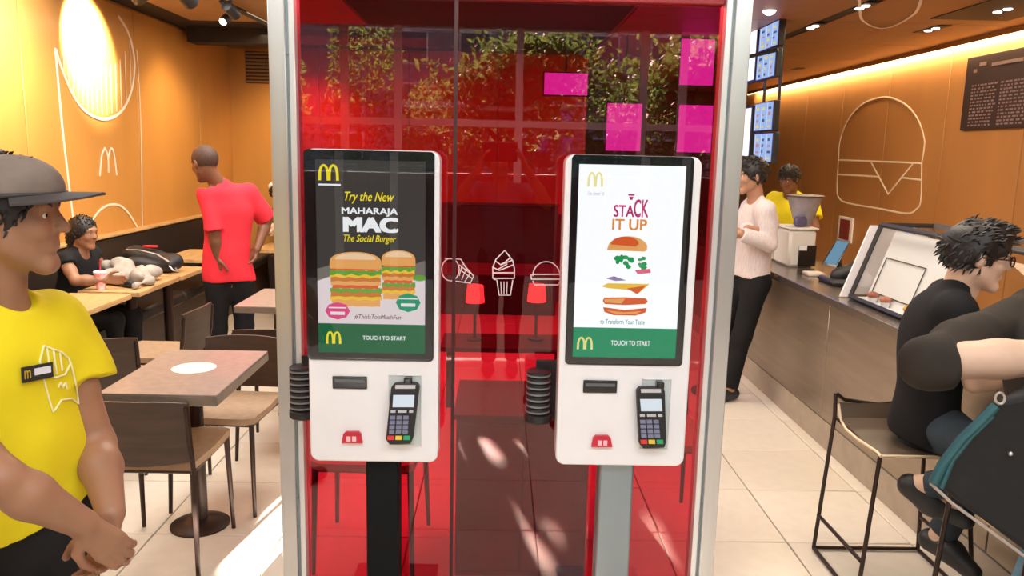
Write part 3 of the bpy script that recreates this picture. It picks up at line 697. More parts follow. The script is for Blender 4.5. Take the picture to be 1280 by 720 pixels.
# pagers stacked in holders on the left side of each kiosk
GREYD = mat('grey_puck_rim', (.22, .23, .24), .35, noise=.2); 
def pucks(xc, where):
    YP = 2.610
    g = 'black number pucks stacked beside the %s kiosk' % where
    h = thing('puck_holder', 'black holder for the stack of pucks beside the %s kiosk' % where, 'holder', (xc, YP, .73))
    MB().lathe((xc, YP, .745), [(.044, 0), (.048, .004), (.048, .026), (.044, .028)], 28).build('tray', [BLACKM], parent=h)
    MB().box(xc-.012, xc+.075, YP+.03, YP+.045, .735, .95, .003).build('back_plate', [BLACKM], parent=h)
    proto = None
    for i in range(7):
        z = .776+i*.0212
        if proto is None:
            proto = thing('number_puck', 'lowest black puck with grey rim in the stack beside the %s kiosk' % where, 'puck', (xc-.004, YP, z), g)
            MB().lathe((xc-.004, YP, z), [(.030, 0), (.042, .003), (.042, .009)], 28).build('rim', [GREYD], parent=proto)
            MB().lathe((xc-.004, YP, z+.009), [(.040, 0), (.041, .008), (.036, .0115)], 28).build('disc', [BLACKM], parent=proto)
        else:
            c = copy_tree(proto); c.location.z = z
            c['label'] = '%s puck from the bottom in the stack beside the %s kiosk' % (('', 'second', 'third', 'middle, fourth', 'fifth', 'sixth', 'topmost')[i], where)
    return h
pucks(-.652+.0, 'left'); pucks(.150, 'right')

# ================================================================ DINING SIDE (left)
def dining_chair(label):      # built at the origin, sitter faces +Y
    t = thing('dining_chair', label, 'chair', (0, 0, 0), 'brown dining chairs on the left')
    m = MB(); N = 8; w_ = .20
    for (yo, fl_) in ((0, 0),):
        pts = []
        for i in range(N+1):
            x = -w_+2*w_*i/N; yb = -.215-.035*(1-(x/w_)**2); pts.append((x, yb))
        z0 = [.47+.012*(abs(p[0])/w_)**2 for p in pts]; z1 = [.725-.012*(abs(p[0])/w_)**3 for p in pts]
        vs = []; 
        for i, (x, y) in enumerate(pts): vs += [(x, y, z0[i]), (x, y-.02, z1[i]), (x, y-.034, z1[i]), (x, y-.014, z0[i])]
        fs = []
        for i in range(N):
            a, b = 4*i, 4*i+4
            for k in range(4): fs.append((a+k, a+(k+1) % 4, b+(k+1) % 4, b+k))
        fs += [(0, 1, 2, 3), (4*N+3, 4*N+2, 4*N+1, 4*N)]
        m.add(vs, fs, True)
    m.build('backrest', [DARKWOOD], parent=t)
    MB().prism([(x, y, .432) for x, y in ((-.19, -.20), (.19, -.20), (.205, .0), (.20, .19), (.16, .215), (-.16, .215), (-.20, .19), (-.205, 0))], (0, 0, .028)).build('seat', [TAN], parent=t)
    m = MB(); m.tube([(-.19, -.19, .425), (.19, -.19, .425), (.19, .19, .425), (-.19, .19, .425)], .009, 6, close=True)
    for s in (-1, 1): m.tube([(s*.195, -.205, .42), (s*.20, -.240, .56), (s*.195, -.250, .70)], .010, 6)
    m.build('frame', [LEGM], parent=t)
    for s in (-1, 1):
        MB().tube([(s*.19, -.195, .43), (s*.205, -.235, 0)], [.013, .009], 8).build('leg', [LEGM], parent=t)
        MB().tube([(s*.185, .185, .43), (s*.195, .205, 0)], [.013, .009], 8).build('leg', [LEGM], parent=t)
    return t
ch0 = dining_chair('brown plywood dining chair with its back to us at the near grey table'); used = [False]
def chair(x, y, deg, label, s=1.0):
    o = copy_tree(ch0) if used[0] else ch0; used[0] = True
    o.location = (x, y, 0); o.rotation_euler = (0, 0, R(deg)); o['label'] = label; return o
chair(-1.33, 3.07, 0, 'brown plywood dining chair with its back to us at the near grey table')
chair(-1.255, 3.60, 176, 'brown dining chair facing us on the far side of the near grey table')
chair(-2.03, 3.98, 20, 'dark dining chair just right of the yellow shirt, leftmost in the second row')
chair(-1.99, 4.58, 88, 'dark dining chair in the second row, behind and right of the leftmost one')
chair(-1.18, 4.28, 4, 'dark dining chair half hidden by the left aluminium post, back to us')
chair(-1.30, 5.55, 178, 'dark dining chair facing us beyond the table next to the left post')
chair(-1.62, 6.55, 95, 'dark dining chair behind the man in red, turned sideways')
chair(-.50, 3.10, 178, 'chair behind the red glass below the left kiosk')
chair(.74-.02, 3.35, 184, 'chair behind the red glass below the right kiosk')
def table(x0, x1, y0, y1, label, top, edge, name='dining_table', zt=.74, th=.045, disc=False, cx_=None, cy_=None, at_group=None):
    xc, yc = cx_ or (-2.42 if x0 < -2.5 else (x0+x1)/2), cy_ or (y0+y1)/2
    t = thing(name, label, 'table', (xc, yc, 0), at_group)
    MB().box(x0, x1, y0, y1, zt-th, zt-.006, .003).build('edge_band', [edge], parent=t)
    MB().box(x0+.001, x1-.001, y0+.001, y1-.001, zt-.006, zt, .002).build('tabletop', [top], parent=t)
    if disc: MB().lathe(((x0+x1)/2+.0, (y0+y1)/2+.03, zt), [(.088, 0), (.088, .0012)], 40).build('round_marker', [mat('off_white_marker', (.78, .70, .66), .4, noise=.12, nscale=60)], parent=t)
    MB().lathe((xc, yc, 0), [(.034, .02), (.034, zt-th)], 20).build('column', [LEGM], parent=t)
    MB().lathe((xc, yc, 0), [(.125, 0), (.125, .008), (.10, .020), (.04, .035)], 32).build('base', [LEGM], parent=t)
    return t
table(-1.47, -1.03, 2.845, 3.51, 'grey brown cafe table with a pale round marker, nearest on the left', STONE, STONE_E, disc=True, cx_=-1.29, cy_=3.30)
table(-2.62, -2.245, 4.24, 4.84, 'small oak table next to the yellow shirt, nearest by the bench', OAK, OAK, th=.03)
table(-2.61, -2.225, 4.90, 5.52, 'oak table by the bench carrying the grey jacket and red and white cup', OAK, OAK, th=.03)
table(-2.74, -2.215, 5.55, 6.02, 'oak table by the bench carrying the black bag', OAK, OAK, th=.03)
table(-2.74, -2.22, 6.40, 7.05, 'farthest oak table by the bench, left of the man in red', OAK, OAK, th=.03)
table(-1.52, -.95, 4.52, 5.12, 'grey topped table half hidden by the left aluminium post', STONE, STONE_E, th=.04)
table(-2.20, -1.45, 7.10, 7.65, 'oak table behind the man in red, near the back wall', OAK, OAK, th=.03)
# bench along the left wall
bn = thing('wall_bench', 'long dark upholstered bench running along the orange left wall', 'bench', (-2.95, 6.2, 0))
MB().box(-3.078, -2.99, 2.9, 9.25, .46, .935, .015).build('back_cushion', [LEATHER], parent=bn)
MB().box(-3.078, -2.975, 2.9, 9.25, .935, .952, .004).build('top_ledge', [OAK], parent=bn)
for i in range(7): MB().box(-2.99, -2.58, 2.9+.905*i, 2.9+.905*i+.897, .36, .455, .02).build('seat_cushion', [LEATHER], parent=bn)
MB().box(-3.078, -2.64, 2.9, 9.25, 0, .36).build('plinth', [DARKWOOD], parent=bn)
bk = thing('back_bench', 'dark upholstered bench under the back wall behind the man in red', 'bench', (-1.3, 9.1, 0))
MB().box(-2.56, .8, 9.16, 9.325, .455, .95, .02).build('back_cushion', [LEATHER], parent=bk)
MB().box(-2.55, .8, 8.75, 9.16, 0, .455, .02).build('seat', [LEATHER], parent=bk)
# low partition booth behind the man in red
bt = thing('booth_divider', 'dark low divider of a booth right of the man in red, beside the post', 'partition', (-1.62, 8.05, 0))
MB().box(-1.95, .6, 8.0, 8.12, 0, 1.12, .01).build('panel', [LEATHER], parent=bt); MB().box(-1.96, .61, 7.99, 8.13, 1.12, 1.14, .003).build('cap_rail', [DARKWOOD], parent=bt)
# high communal table seen through the glass
ht = thing('high_table', 'dark high table seen through the red glass', 'table', (.1, 4.3, 0))
MB().box(-.62, .70, 4.15, 4.6, .97, 1.01, .004).build('tabletop', [DARKWOOD], parent=ht)
for x in (-.5, .58): MB().box(x-.02, x+.02, 4.34, 4.40, 0, .97).build('leg', [LEGM], parent=ht)
lc = thing('low_cabinet', 'dark low cabinet just behind the red glass between the kiosks', 'cabinet', (.1, 3.1, 0))
MB().box(-.145, .36, 2.86, 3.30, .02, .66, .006).build('carcass', [DARKWOOD], parent=lc)
MB().box(-.140, .105, 2.848, 2.86, .05, .645, .003).build('door', [DARKWOOD], parent=lc); MB().box(.110, .355, 2.848, 2.86, .05, .645, .003).build('door', [DARKWOOD], parent=lc)
MB().box(-.155, .37, 2.845, 3.31, .66, .68, .003).build('top', [DARKWOOD], parent=lc)
# cup
cu = thing('paper_cup', 'red and white paper drink cup on the oak table by the bench', 'cup', (-2.50, 4.98, .74))
MB().lathe((-2.50, 4.98, .74), [(.027, 0), (.038, .105)], 20).build('sleeve', [mat('red_white_print', (.78, .04, .06), .5, noise=0, nscale=28, col2=(.9, .85, .85))], parent=cu)
MB().lathe((-2.50, 4.98, .845), [(.041, 0), (.041, .008), (.036, .012)], 20).build('lid', [mat('white_lid', (.85, .84, .85), .3)], parent=cu)
MB().tube([(-2.50, 4.98, .857), (-2.49, 4.97, .93)], .004, 6).build('straw', [RED], parent=cu)
# jacket and bag on the tables
JG = mat('light_grey_cloth', (.46, .41, .36), .9, noise=.35, nscale=16)
BAGB = mat('black_nylon', (.012, .013, .017), .55, noise=.4, nscale=30)
jk = thing('jacket', 'light grey jacket heaped on the oak table in front of the black bag', 'jacket', (-2.42, 5.30, .74))
sdf_mesh('cloth_body', [cap((-2.58, 5.34, .80), (-2.36, 5.16, .785), .055, .045, .04), cap((-2.54, 5.18, .785), (-2.34, 5.36, .79), .045, .05, .04), cap((-2.60, 5.28, .84), (-2.46, 5.30, .85), .04, .035, .04)], .010, JG, jk, folds=.019, fscale=48, planes=[((0, 0, -1), -.745)])
sdf_mesh('sleeve', [cap((-2.40, 5.30, .80), (-2.27, 5.16, .775), .04, .03, .02), cap((-2.27, 5.16, .775), (-2.30, 5.0, .765), .03, .022, .02)], .008, JG, jk, folds=.012, fscale=44, planes=[((0, 0, -1), -.745)])
sdf_mesh('lining', [cap((-2.52, 5.17, .765), (-2.34, 5.05, .76), .03, .022, .02)], .008, BAGB, jk, folds=.006, planes=[((0, 0, -1), -.745)])
bg_ = thing('backpack', 'black backpack lying on the oak table beside the grey jacket', 'bag', (-2.45, 5.78, .74))
sdf_mesh('bag_body', [cap((-2.66, 5.80, .84), (-2.34, 5.74, .81), .085, .065, .03, flat=((0, 0, 1), .9)), cap((-2.60, 5.66, .80), (-2.36, 5.68, .79), .055, .05, .03)], .010, BAGB, bg_, folds=.010, planes=[((0, 0, -1), -.745)])
MB().tube([(-2.66, 5.70, .90), (-2.55, 5.66, .905), (-2.42, 5.64, .88), (-2.33, 5.62, .83)], .010, 8, flat=(0, 0, 1)).build('shoulder_strap', [JG], parent=bg_)
MB().box(-2.56, -2.46, 5.72, 5.76, .915, .93, .004).build('red_patch', [RED], parent=bg_)
MB().tube([(-2.33, 5.62, .80), (-2.30, 5.60, .775), (-2.28, 5.64, .76), (-2.31, 5.67, .78)], .006, 6).build('buckle', [ALU], parent=bg_)
# wall speaker, grille
sp = tag(MB().box(P(276, 92, YB).x, P(286, 92, YB).x, YB-.12, YB-.022, P(280, 126, YB).z, P(280, 92, YB).z, .01).build('wall_speaker', [BLACKM]), 'small black upright speaker on the back wall near the corner', 'speaker')
gr = thing('air_grille', 'slatted air grille high on the back wall beside the left post', 'vent', tuple(P(325, 85, YB)))
g0, g1 = P(308, 104, YB-.02), P(346, 65, YB-.02)
for (xa, xb, za, zb) in ((g0.x, g1.x, g1.z-.015, g1.z), (g0.x, g1.x, g0.z, g0.z+.015), (g0.x, g0.x+.015, g0.z, g1.z), (g1.x-.015, g1.x, g0.z, g1.z)): pass
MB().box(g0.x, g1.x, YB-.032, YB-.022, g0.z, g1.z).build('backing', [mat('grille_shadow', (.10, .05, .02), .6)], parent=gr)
ns = 9
for i in range(ns):
    z = g0.z+(g1.z-g0.z)*(i+.5)/ns; MB().box(g0.x, g1.x, YB-.055, YB-.032, z-.010, z+.010, .002).build('slat', [TANC], parent=gr)
# line drawings on the left wall
def spl(p, n=5):
    p = [Vector((a, b, 0)) for a, b in p]; o = []
    for i in range(len(p)-1):
        a, b, c, d = p[max(i-1, 0)], p[i], p[i+1], p[min(i+2, len(p)-1)]
        if i and (b-a).angle(c-b, 0) > 1.0: a = b
        if i+2 < len(p) and (c-b).angle(d-c, 0) > 1.0: d = c
        for k in range(n):
            t = k/n; q = b*2+(c-a)*t+(a*2-b*5+c*4-d)*t*t+(b*3-a-c*3+d)*t**3; o.append((q.x/2, q.y/2))
    return o+[(p[-1].x, p[-1].y)]
def wall_line(pts, X, r=.012, close=False, mb=None): mb.tube([PX(px, py, X) for px, py in spl(pts)], r, 6, close=close, flat=(1, 0, 0))
WX = XL+.004
fd = thing('fries_drawing', 'large cream line drawing of a fries carton on the orange left wall', 'wall art', (WX, 6.3, 1.6))
m = MB(); wall_line([(69, 60), (78, 160), (90, 262), (92, 275)], WX, mb=m); m.build('carton_side', [LINE], parent=fd)
m = MB(); wall_line([(171, 62), (176, 150), (178, 290)], WX, .006, mb=m); m.build('carton_side', [LINE], parent=fd)
m = MB(); wall_line([(70, 62), (78, 88), (92, 120), (108, 140), (130, 149), (150, 141), (163, 118), (168, 90), (167, 66), (160, 40), (148, 20)], WX, .013, mb=m); m.build('scoop', [LINE], parent=fd)
m = MB()
for x in range(80, 166, 6):
    yb_ = np.interp(x, [78, 92, 108, 130, 150, 163, 168], [88, 118, 138, 147, 140, 118, 90]); wall_line([(x-2, yb_-62), (x, yb_-2)], WX, .005, mb=m)
m.build('fries', [LINE], parent=fd, kind='stuff')
m = MB(); wall_line([(125, 220), (127, 196), (131, 185), (135, 196), (136, 216)], WX, .010, mb=m); wall_line([(135, 200), (138, 185), (142, 190), (146, 219)], WX, .010, mb=m); m.build('arches_outline', [LINE], parent=fd)
m = MB(); wall_line([(104, 300), (112, 282), (124, 264), (137, 256), (150, 257), (161, 267), (172, 284), (177, 288)], WX, .010, mb=m); m.build('lower_arc', [LINE], parent=fd)
# spotlights: the strong wall spot and the track lamps
def lamp(x, y, z, aim, label, on=True, e=0, r=.045, g='track lamps on the dark dining ceiling'):
    t = thing('track_spotlight', label, 'spotlight', (x, y, z), g); d = (Vector(aim)-Vector((x, y, z))).normalized(); p = Vector((x, y, z))
    MB().tube([p-d*.14, p-d*.13, p, p+d*.004], [r*.5, r, r, r*.95], 16).build('housing', [BLACKM], parent=t)
    MB().tube([p-d*.07, Vector((x-d.x*.07, y-d.y*.07, ZC+.02))], .010, 8).build('stem', [BLACKM], parent=t)
    if on: MB().tube([p+d*.001, p+d*.008], r*.8, 16).build('bulb_face', [emit_mat('spot_face', (1, .93, .85), 12)], parent=t)
    if e: add_light('spot_beam', 'SPOT', tuple(p+d*.02), e, (1, .84, .60), aim=aim, spot_size=R(74), spot_blend=.55, shadow_soft_size=.03)
    return t
lamp(-2.62, 5.98, 2.66, (-3.08, 6.12, 2.42), 'track lamp washing the fries drawing on the left wall', e=700)
lamp(*PZ(279, 27, 2.60), (-2.9, 4.5, 1.0), 'small lit track lamp against the dark ceiling, left of the post', r=.035)
lamp(*PZ(295, 19, 2.60), (-1.2, 9.2, 1.4), 'unlit track lamp just right of the lit one', on=False, r=.04)
lamp(*PZ(238, 2, 2.62), (-2.0, 9.0, 1.2), 'dark round lamp at the top edge, left of the lit one', on=False, r=.06)
tr = thing('lighting_track', 'black lighting track under the tan ceiling field on the left', 'track', (-2.2, 6.8, 2.7))
MB().tube([PZ(277, 2, 2.69), PZ(335, 30, 2.69)], .022, 4).build('track_rail', [BLACKM], parent=tr)
MB().tube([PZ(277, 2, 2.69), (PZ(277, 2, 2.69).x, PZ(277, 2, 2.69).y, ZC)], .008, 6).build('hanger', [BLACKM], parent=tr)
for i, (y_, e_) in enumerate(((5.0, 95), (7.4, 60))):
    add_light('wall_wash', 'SPOT', (-2.35, y_, 2.68), e_, (1, .74, .42), aim=(-3.08, y_+.2, 1.3), spot_size=R(95), spot_blend=.9, shadow_soft_size=.08)
add_light('wall_wash', 'SPOT', (-2.35, 4.9, 2.62), 130, (1, .93, .88), aim=(-3.08, 4.9, 2.5), spot_size=R(120), spot_blend=1, shadow_soft_size=.08)  # added wide spot that spreads the glow on the left wall, no lamp body
add_light('wall_wash', 'SPOT', (-2.0, 8.5, 2.55), 70, (1, .74, .42), aim=(-2.3, 9.35, 1.2), spot_size=R(110), spot_blend=.9, shadow_soft_size=.08)

# ================================================================ COUNTER SIDE (right)
CX = 1.855; CTZ = .89
ct = thing('service_counter', 'long brushed steel service counter on the right', 'counter', (2.15, 4.8, 0))
yc0, yc1 = 1.2, 7.6
MB().box(CX, 2.42, yc0, yc1, CTZ-.045, CTZ, .004).build('worktop', [mat('dark_steel_worktop', (.30, .25, .21), .22, .8, noise=.2, nscale=6, stretch=(2, .2, 1))], parent=ct)
k = 0; y = yc0+.02
CSTEEL = mat('warm_steel_front', (.40, .33, .26), .36, .85, noise=.15, nscale=8, stretch=(.3, .3, 3))
while y < yc1-.1:
    y2 = min(y+1.60, yc1-.02); MB().box(CX+.045, CX+.065, y+.003, y2-.003, .17, CTZ-.045, .003).build('front_panel', [CSTEEL], parent=ct); y = y2
MB().box(CX+.066, 2.38, yc0+.02, yc1-.02, .17, CTZ-.046).build('carcass', [DARKWOOD], parent=ct)
MB().box(CX+.05, 2.36, yc0+.03, yc1-.03, 0, .16, .002).build('plinth', [mat('beige_stone_plinth', (.44, .36, .28), .5, noise=.2)], parent=ct)
# glass display case on the counter
dc = thing('display_case', 'glass display case with black frame and white cards on the counter', 'display case', (2.25, 3.4, CTZ))
y0, y1 = 2.45, 4.30; zb, zt = CTZ+.005, 1.305; xf, xt, xk = 1.955, 2.09, 2.38
m = MB()
def bar(mb, a, b, r=.010): mb.tube([a, b], r, 4)
for y in (y0, y1): bar(m, (xf, y, zb+.01), (xt, y, zt), .014); bar(m, (xk, y, zb+.01), (xk, y, zt), .012); bar(m, (xt, y, zt), (xk, y, zt), .012); bar(m, (xf, y, zb+.01), (xk, y, zb+.01), .012)
for a in ((xf, zb+.01), (xt, zt), (xk, zt), (xk, zb+.01)): bar(m, (a[0], y0, a[1]), (a[0], y1, a[1]), .014)
m.build('frame', [BLACKM], parent=dc)
MB().prism([(xf+.004, y0, zb+.02), (xf+.010, y0, zb+.02), (xt+.006, y0, zt-.01), (xt, y0, zt-.01)], (0, y1-y0, 0)).build('front_pane', [CLEAR], parent=dc)
MB().box(xt, xk, y0, y1, zt-.006, zt).build('top_pane', [CLEAR], parent=dc)
MB().box(xf, xk, y0, y1, zb, zb+.012).build('floor_plate', [mat('white_tray', (.8, .78, .76), .4)], parent=dc)
WH = mat('white_card', (.86, .85, .87), .5)
MB().prism([(xf-.035, y1+.05, zb), (xk, y1+.05, zb), (xk, y1+.05, zt-.01), (xt-.035, y1+.05, zt-.01)], (0, .012, 0)).build('end_panel', [WH], parent=dc)
# white cards standing inside, thin black outlines
MB().prism([(xf+.06, 3.62, zb+.012), (xf+.065, 3.62, zb+.012), (xt+.055, 3.62, zt-.03), (xt+.05, 3.62, zt-.03)], (0, .62, 0)).build('card', [WH], parent=dc)
m = MB(); f_ = lambda y, t_: (xf+.055+(xt-xf-.012)*t_, y, zb+.012+(zt-zb-.04)*t_)
for a, b in (((4.20, .62), (3.80, .62)), ((3.80, .62), (3.80, .12)), ((3.80, .12), (4.20, .12)), ((4.20, .12), (4.20, .62))): m.tube([f_(*a), f_(*b)], .003, 4)
m.build('card_outline', [BLACKM], parent=dc)
for i, (yy, cc, lab) in enumerate(((4.12, (.45, .12, .08), 'brown glazed muffin'), (3.98, (.55, .20, .12), 'reddish muffin'), (3.74, (.75, .42, .06), 'yellow muffin'), (3.60, (.50, .18, .10), 'small brown muffin'))):
    t = thing('muffin', lab+' inside the display case near its left end', 'cake', (2.0, yy, zb+.012)); xx = 1.993
    MB().lathe((xx, yy, zb+.012), [(.018, 0), (.026, .035)], 14).build('paper_case', [WH], parent=t)
    MB().ball((xx, yy, zb+.05), (.029, .029, .020), 14, 8).build('cake_top', [mat('cake_%d' % i, cc, .5, noise=.4, nscale=60)], parent=t)
# red sign frame on the burger wall
ws = thing('wall_sign', 'small dark red panel with white edge on the right wall above the till', 'sign', (XR-.01, 9.2, 1.1))
a, b = PX(1048, 300, XR), PX(1068, 273, XR)
MB().box(XR-.02, XR, b.y, a.y, a.z, b.z, .003).build('white_frame', [WH], parent=ws); MB().box(XR-.026, XR-.019, b.y+.06, a.y-.06, a.z+.03, b.z-.03).build('red_face', [mat('dark_red_face', (.25, .04, .03), .4)], parent=ws)
# till
tl = thing('till', 'white coffee machine like till unit with dark front standing on the counter', 'machine', (2.2, 5.55, CTZ))
a, b = P(984, 336, 5.55), P(1022, 288, 5.55)
MB().box(a.x, b.x, 5.55, 5.86, CTZ, b.z, .02).build('body', [mat('cream_appliance', (.74, .72, .66), .35)], parent=tl)
c, d = P(997, 333, 5.54), P(1021, 307, 5.54); MB().box(c.x, d.x, 5.535, 5.55, max(c.z, CTZ+.01), d.z, .004).build('dark_window', [BLACKG], parent=tl)
c, d = P(999, 313, 5.53), P(1009, 307, 5.53); MB().box(c.x, d.x, 5.528, 5.536, c.z, d.z).build('label_plate', [WH], parent=tl)
MB().box(a.x-.01, b.x+.01, 5.54, 5.87, b.z, b.z+.015, .005).build('top_cap', [mat('cream_appliance', (.74, .72, .66), .35)], parent=tl)
hp = thing('hopper', 'clear tapered hopper with dark rim on top of the cream machine', 'machine', (2.2, 5.7, 1.2))
a = P(1003, 285, 5.7)
MB().lathe((a.x, 5.70, b.z+.016), [(.055, 0), (.06, .04), (.075, .06), (.12, .205), (.125, .21)], 26).build('funnel', [mat('grey_clear_plastic', (.36, .33, .36), .25, noise=.4, nscale=9)], parent=hp)
MB().lathe((a.x, 5.70, b.z+.226), [(.135, 0), (.135, .010), (.12, .014)], 26).build('rim', [mat('brown_rim', (.06, .03, .03), .4)], parent=hp)
MB().box(a.x-.09, a.x-.005, 5.60, 5.66, b.z+.016, b.z+.09, .015).build('dispenser', [mat('violet_grey', (.10, .08, .16), .3)], parent=hp)
bx = tag(MB().box(P(957, 333, 5.8).x, P(980, 333, 5.8).x, 5.92, 6.10, CTZ, P(960, 312, 5.8).z, .012).build('tissue_box', [mat('cream_box', (.72, .66, .58), .5)]), 'cream box on the counter behind the man in white', 'box')
# tablet till
tb = thing('tablet_stand', 'tilted blue tablet screen on a black stand on the counter', 'tablet', (2.15, 4.9, CTZ))
q0, q1, q2, q3 = P(1027, 330, 4.95), P(1045, 334, 4.85), P(1063, 302, 4.85), P(1046, 299, 4.95)
m = MB(); m.prism([q0, q1, q2, q3], (.012, .02, .0)); m.build('housing', [BLACKG], parent=tb)
def lp(u, v): return (q0.lerp(q1, u)).lerp(q3.lerp(q2, u), v)+Vector((-.001, -.003, .001))
m = MB(); m.flatart = True; m.add([lp(.08, .08), lp(.92, .08), lp(.92, .94), lp(.08, .94)], [(0, 1, 2, 3)]); m.build('screen', [emit_mat('tablet_blue', (.16, .30, .42), .9)], parent=tb)
c = P(1058, 345, 4.85)
MB().box(c.x-.13, c.x+.13, 4.72, 4.98, CTZ, CTZ+.035, .012).build('base', [BLACKM], parent=tb)
sdf_mesh('cable_bundle', [cap((c.x-.05, 4.86, CTZ+.05), (c.x+.14, 4.84, CTZ+.13), .045, .055, .03), cap((c.x+.06, 4.90, CTZ+.06), (c.x+.15, 4.80, CTZ+.06), .05, .04, .03)], .010, BLACKM, tb, folds=.008, planes=[((0, 0, -1), -CTZ-.001)])
MB().tube([(c.x-.03, 4.88, CTZ+.04), q3+Vector((.03, .03, -.03))], .014, 8).build('arm', [BLACKM], parent=tb)
rt = tag(MB().box(P(1004, 350, 5.2).x, P(1026, 350, 5.2).x, 5.12, 5.24, CTZ, CTZ+.022, .006).build('receipt_printer', [mat('cream_box', (.72, .66, .58), .5)]), 'low cream printer on the counter left of the tablet', 'printer')
# wall drawing of a burger
WXR = XR-.004
bd = thing('burger_drawing', 'large cream line drawing of a burger on the orange right wall', 'wall art', (WXR, 9, 1.6))
def wl_(name, lines, r=.011):
    m = MB()
    for l in lines: wall_line(l, WXR, r, mb=m)
    m.build(name, [LINE], parent=bd)
wl_('top_bun', [[(1048, 200), (1050, 176), (1060, 150), (1077, 131), (1096, 123), (1112, 122), (1132, 131), (1147, 149), (1155, 172), (1155, 186), (1152, 204), (1048, 200)]])
wl_('cheese', [[(1089, 203), (1110, 243), (1141, 205)]]); wl_('patty_line', [[(1047, 218), (1098, 221)], [(1126, 222), (1152, 225)]])
wl_('lower_bun', [[(1048, 200), (1046, 235), (1049, 248), (1060, 254), (1100, 261), (1133, 267), (1145, 262), (1151, 250), (1152, 204)]])
cdw = thing('ceiling_drawing', 'cream curved line drawing on the brown ceiling at the top right', 'wall art', (3, 5.8, ZC))
m = MB(); m.tube([PZ(x_, y_, ZC-.004) for x_, y_ in spl(((1072, -14), (1075, 8), (1078, 25), (1098, 35), (1118, 32), (1138, 21), (1148, 10), (1155, -14)))], .012, 6, flat=(0, 0, 1)); m.build('outline', [LINE], parent=cdw)
# chalk style menu board on the right wall
mb_ = thing('menu_board', 'dark menu board with pale lettering on the right wall', 'board', (XR-.02, 7.0, 2.3))
a, b = PX(1205, 163, XR), PX(1212, 73, XR); yA = (a.y+b.y)/2; yBm = yA-1.75; za, zb_ = a.z+.0, b.z
MB().box(XR-.03, XR, yBm, yA, za, zb_, .004).build('board_panel', [mat('aubergine_board', (.040, .014, .016), .6, noise=.2)], parent=mb_)
m = MB(); rr = random.Random(9); fx = XR-.031; H_ = zb_-za
PALE = mat('pale_chalk', (.26, .17, .17), .7)
def dash(y0, y1, z, h): m.box(fx-.001, fx, y1, y0, z-h/2, z+h/2)
dash(yA-.20, yA-.30, zb_-H_*.12, .03); dash(yA-.38, yA-.80, zb_-H_*.15, .028); dash(yA-.95, yA-1.4, zb_-H_*.15, .028); dash(yA-.12, yA-.17, zb_-H_*.20, .03)
for c_ in range(4):
    for r_ in range(13):
        z = zb_-H_*(.40+.045*r_); y = yA-.12-.42*c_; e = y-.34
        while y > e: w_ = rr.uniform(.015, .05); dash(y, y-w_, z, .014); y -= w_+rr.uniform(.008, .03)
m.build('menu_rows', [PALE], parent=mb_, kind='stuff')
# recessed lights in the ceiling
RF = emit_mat('downlight_face', (1, .86, .74), 10)
def recess(c, label, lx, ly, lamps, pad=None):
    t = thing('ceiling_light', label, 'ceiling light', (c.x, c.y, ZC), 'recessed lights in the brown ceiling')
    MB().box(c.x-lx, c.x+lx, c.y-ly, c.y+ly, ZC-.006, ZC-.0005, .001).build('housing', [BLACKM], parent=t)
    for dy in lamps: MB().lathe((c.x, c.y+dy, ZC-.012), [(.028, 0), (.03, .006)], 16).build('lamp_face', [RF], parent=t)
c = PZ(1026, 33, ZC); recess(Vector((2.585, c.y, 0)), 'pair of lamps in the dark ceiling slot, farther from us', .05, .16, (-.05, .05))
c = PZ(1086, 8, ZC); recess(Vector((2.585, c.y, 0)), 'pair of lamps in the dark ceiling slot, nearer to us', .05, .16, (-.05, .05))
recess(PZ(1165, 36, ZC), 'pair of recessed lamps in the plain brown ceiling above the menu board', .055, .2, (-.06, .06))
c = PZ(1250, 12, ZC); recess(Vector((c.x+.02, c.y, 0)), 'large dark ceiling recess with two lamps at the top right corner', .30, .42, (-.06, .06))
recess(PZ(997, 86, ZC), 'faint distant recessed light in the brown ceiling near the screens', .05, .12, ())
# hanging globe lamp
gl = thing('globe_lamp', 'small white globe lamp hanging above the menu screens', 'lamp', (1.93, 5.97, 2.6))
c = P(962, 10, 6.2); MB().ball(c, .055, 18, 12).build('globe', [emit_mat('globe_glow', (1, .95, .85), 2.2)], parent=gl); MB().tube([c+Vector((0, 0, .05)), (c.x, c.y, ZC)], .012, 8).build('stem', [BLACKM], parent=gl)
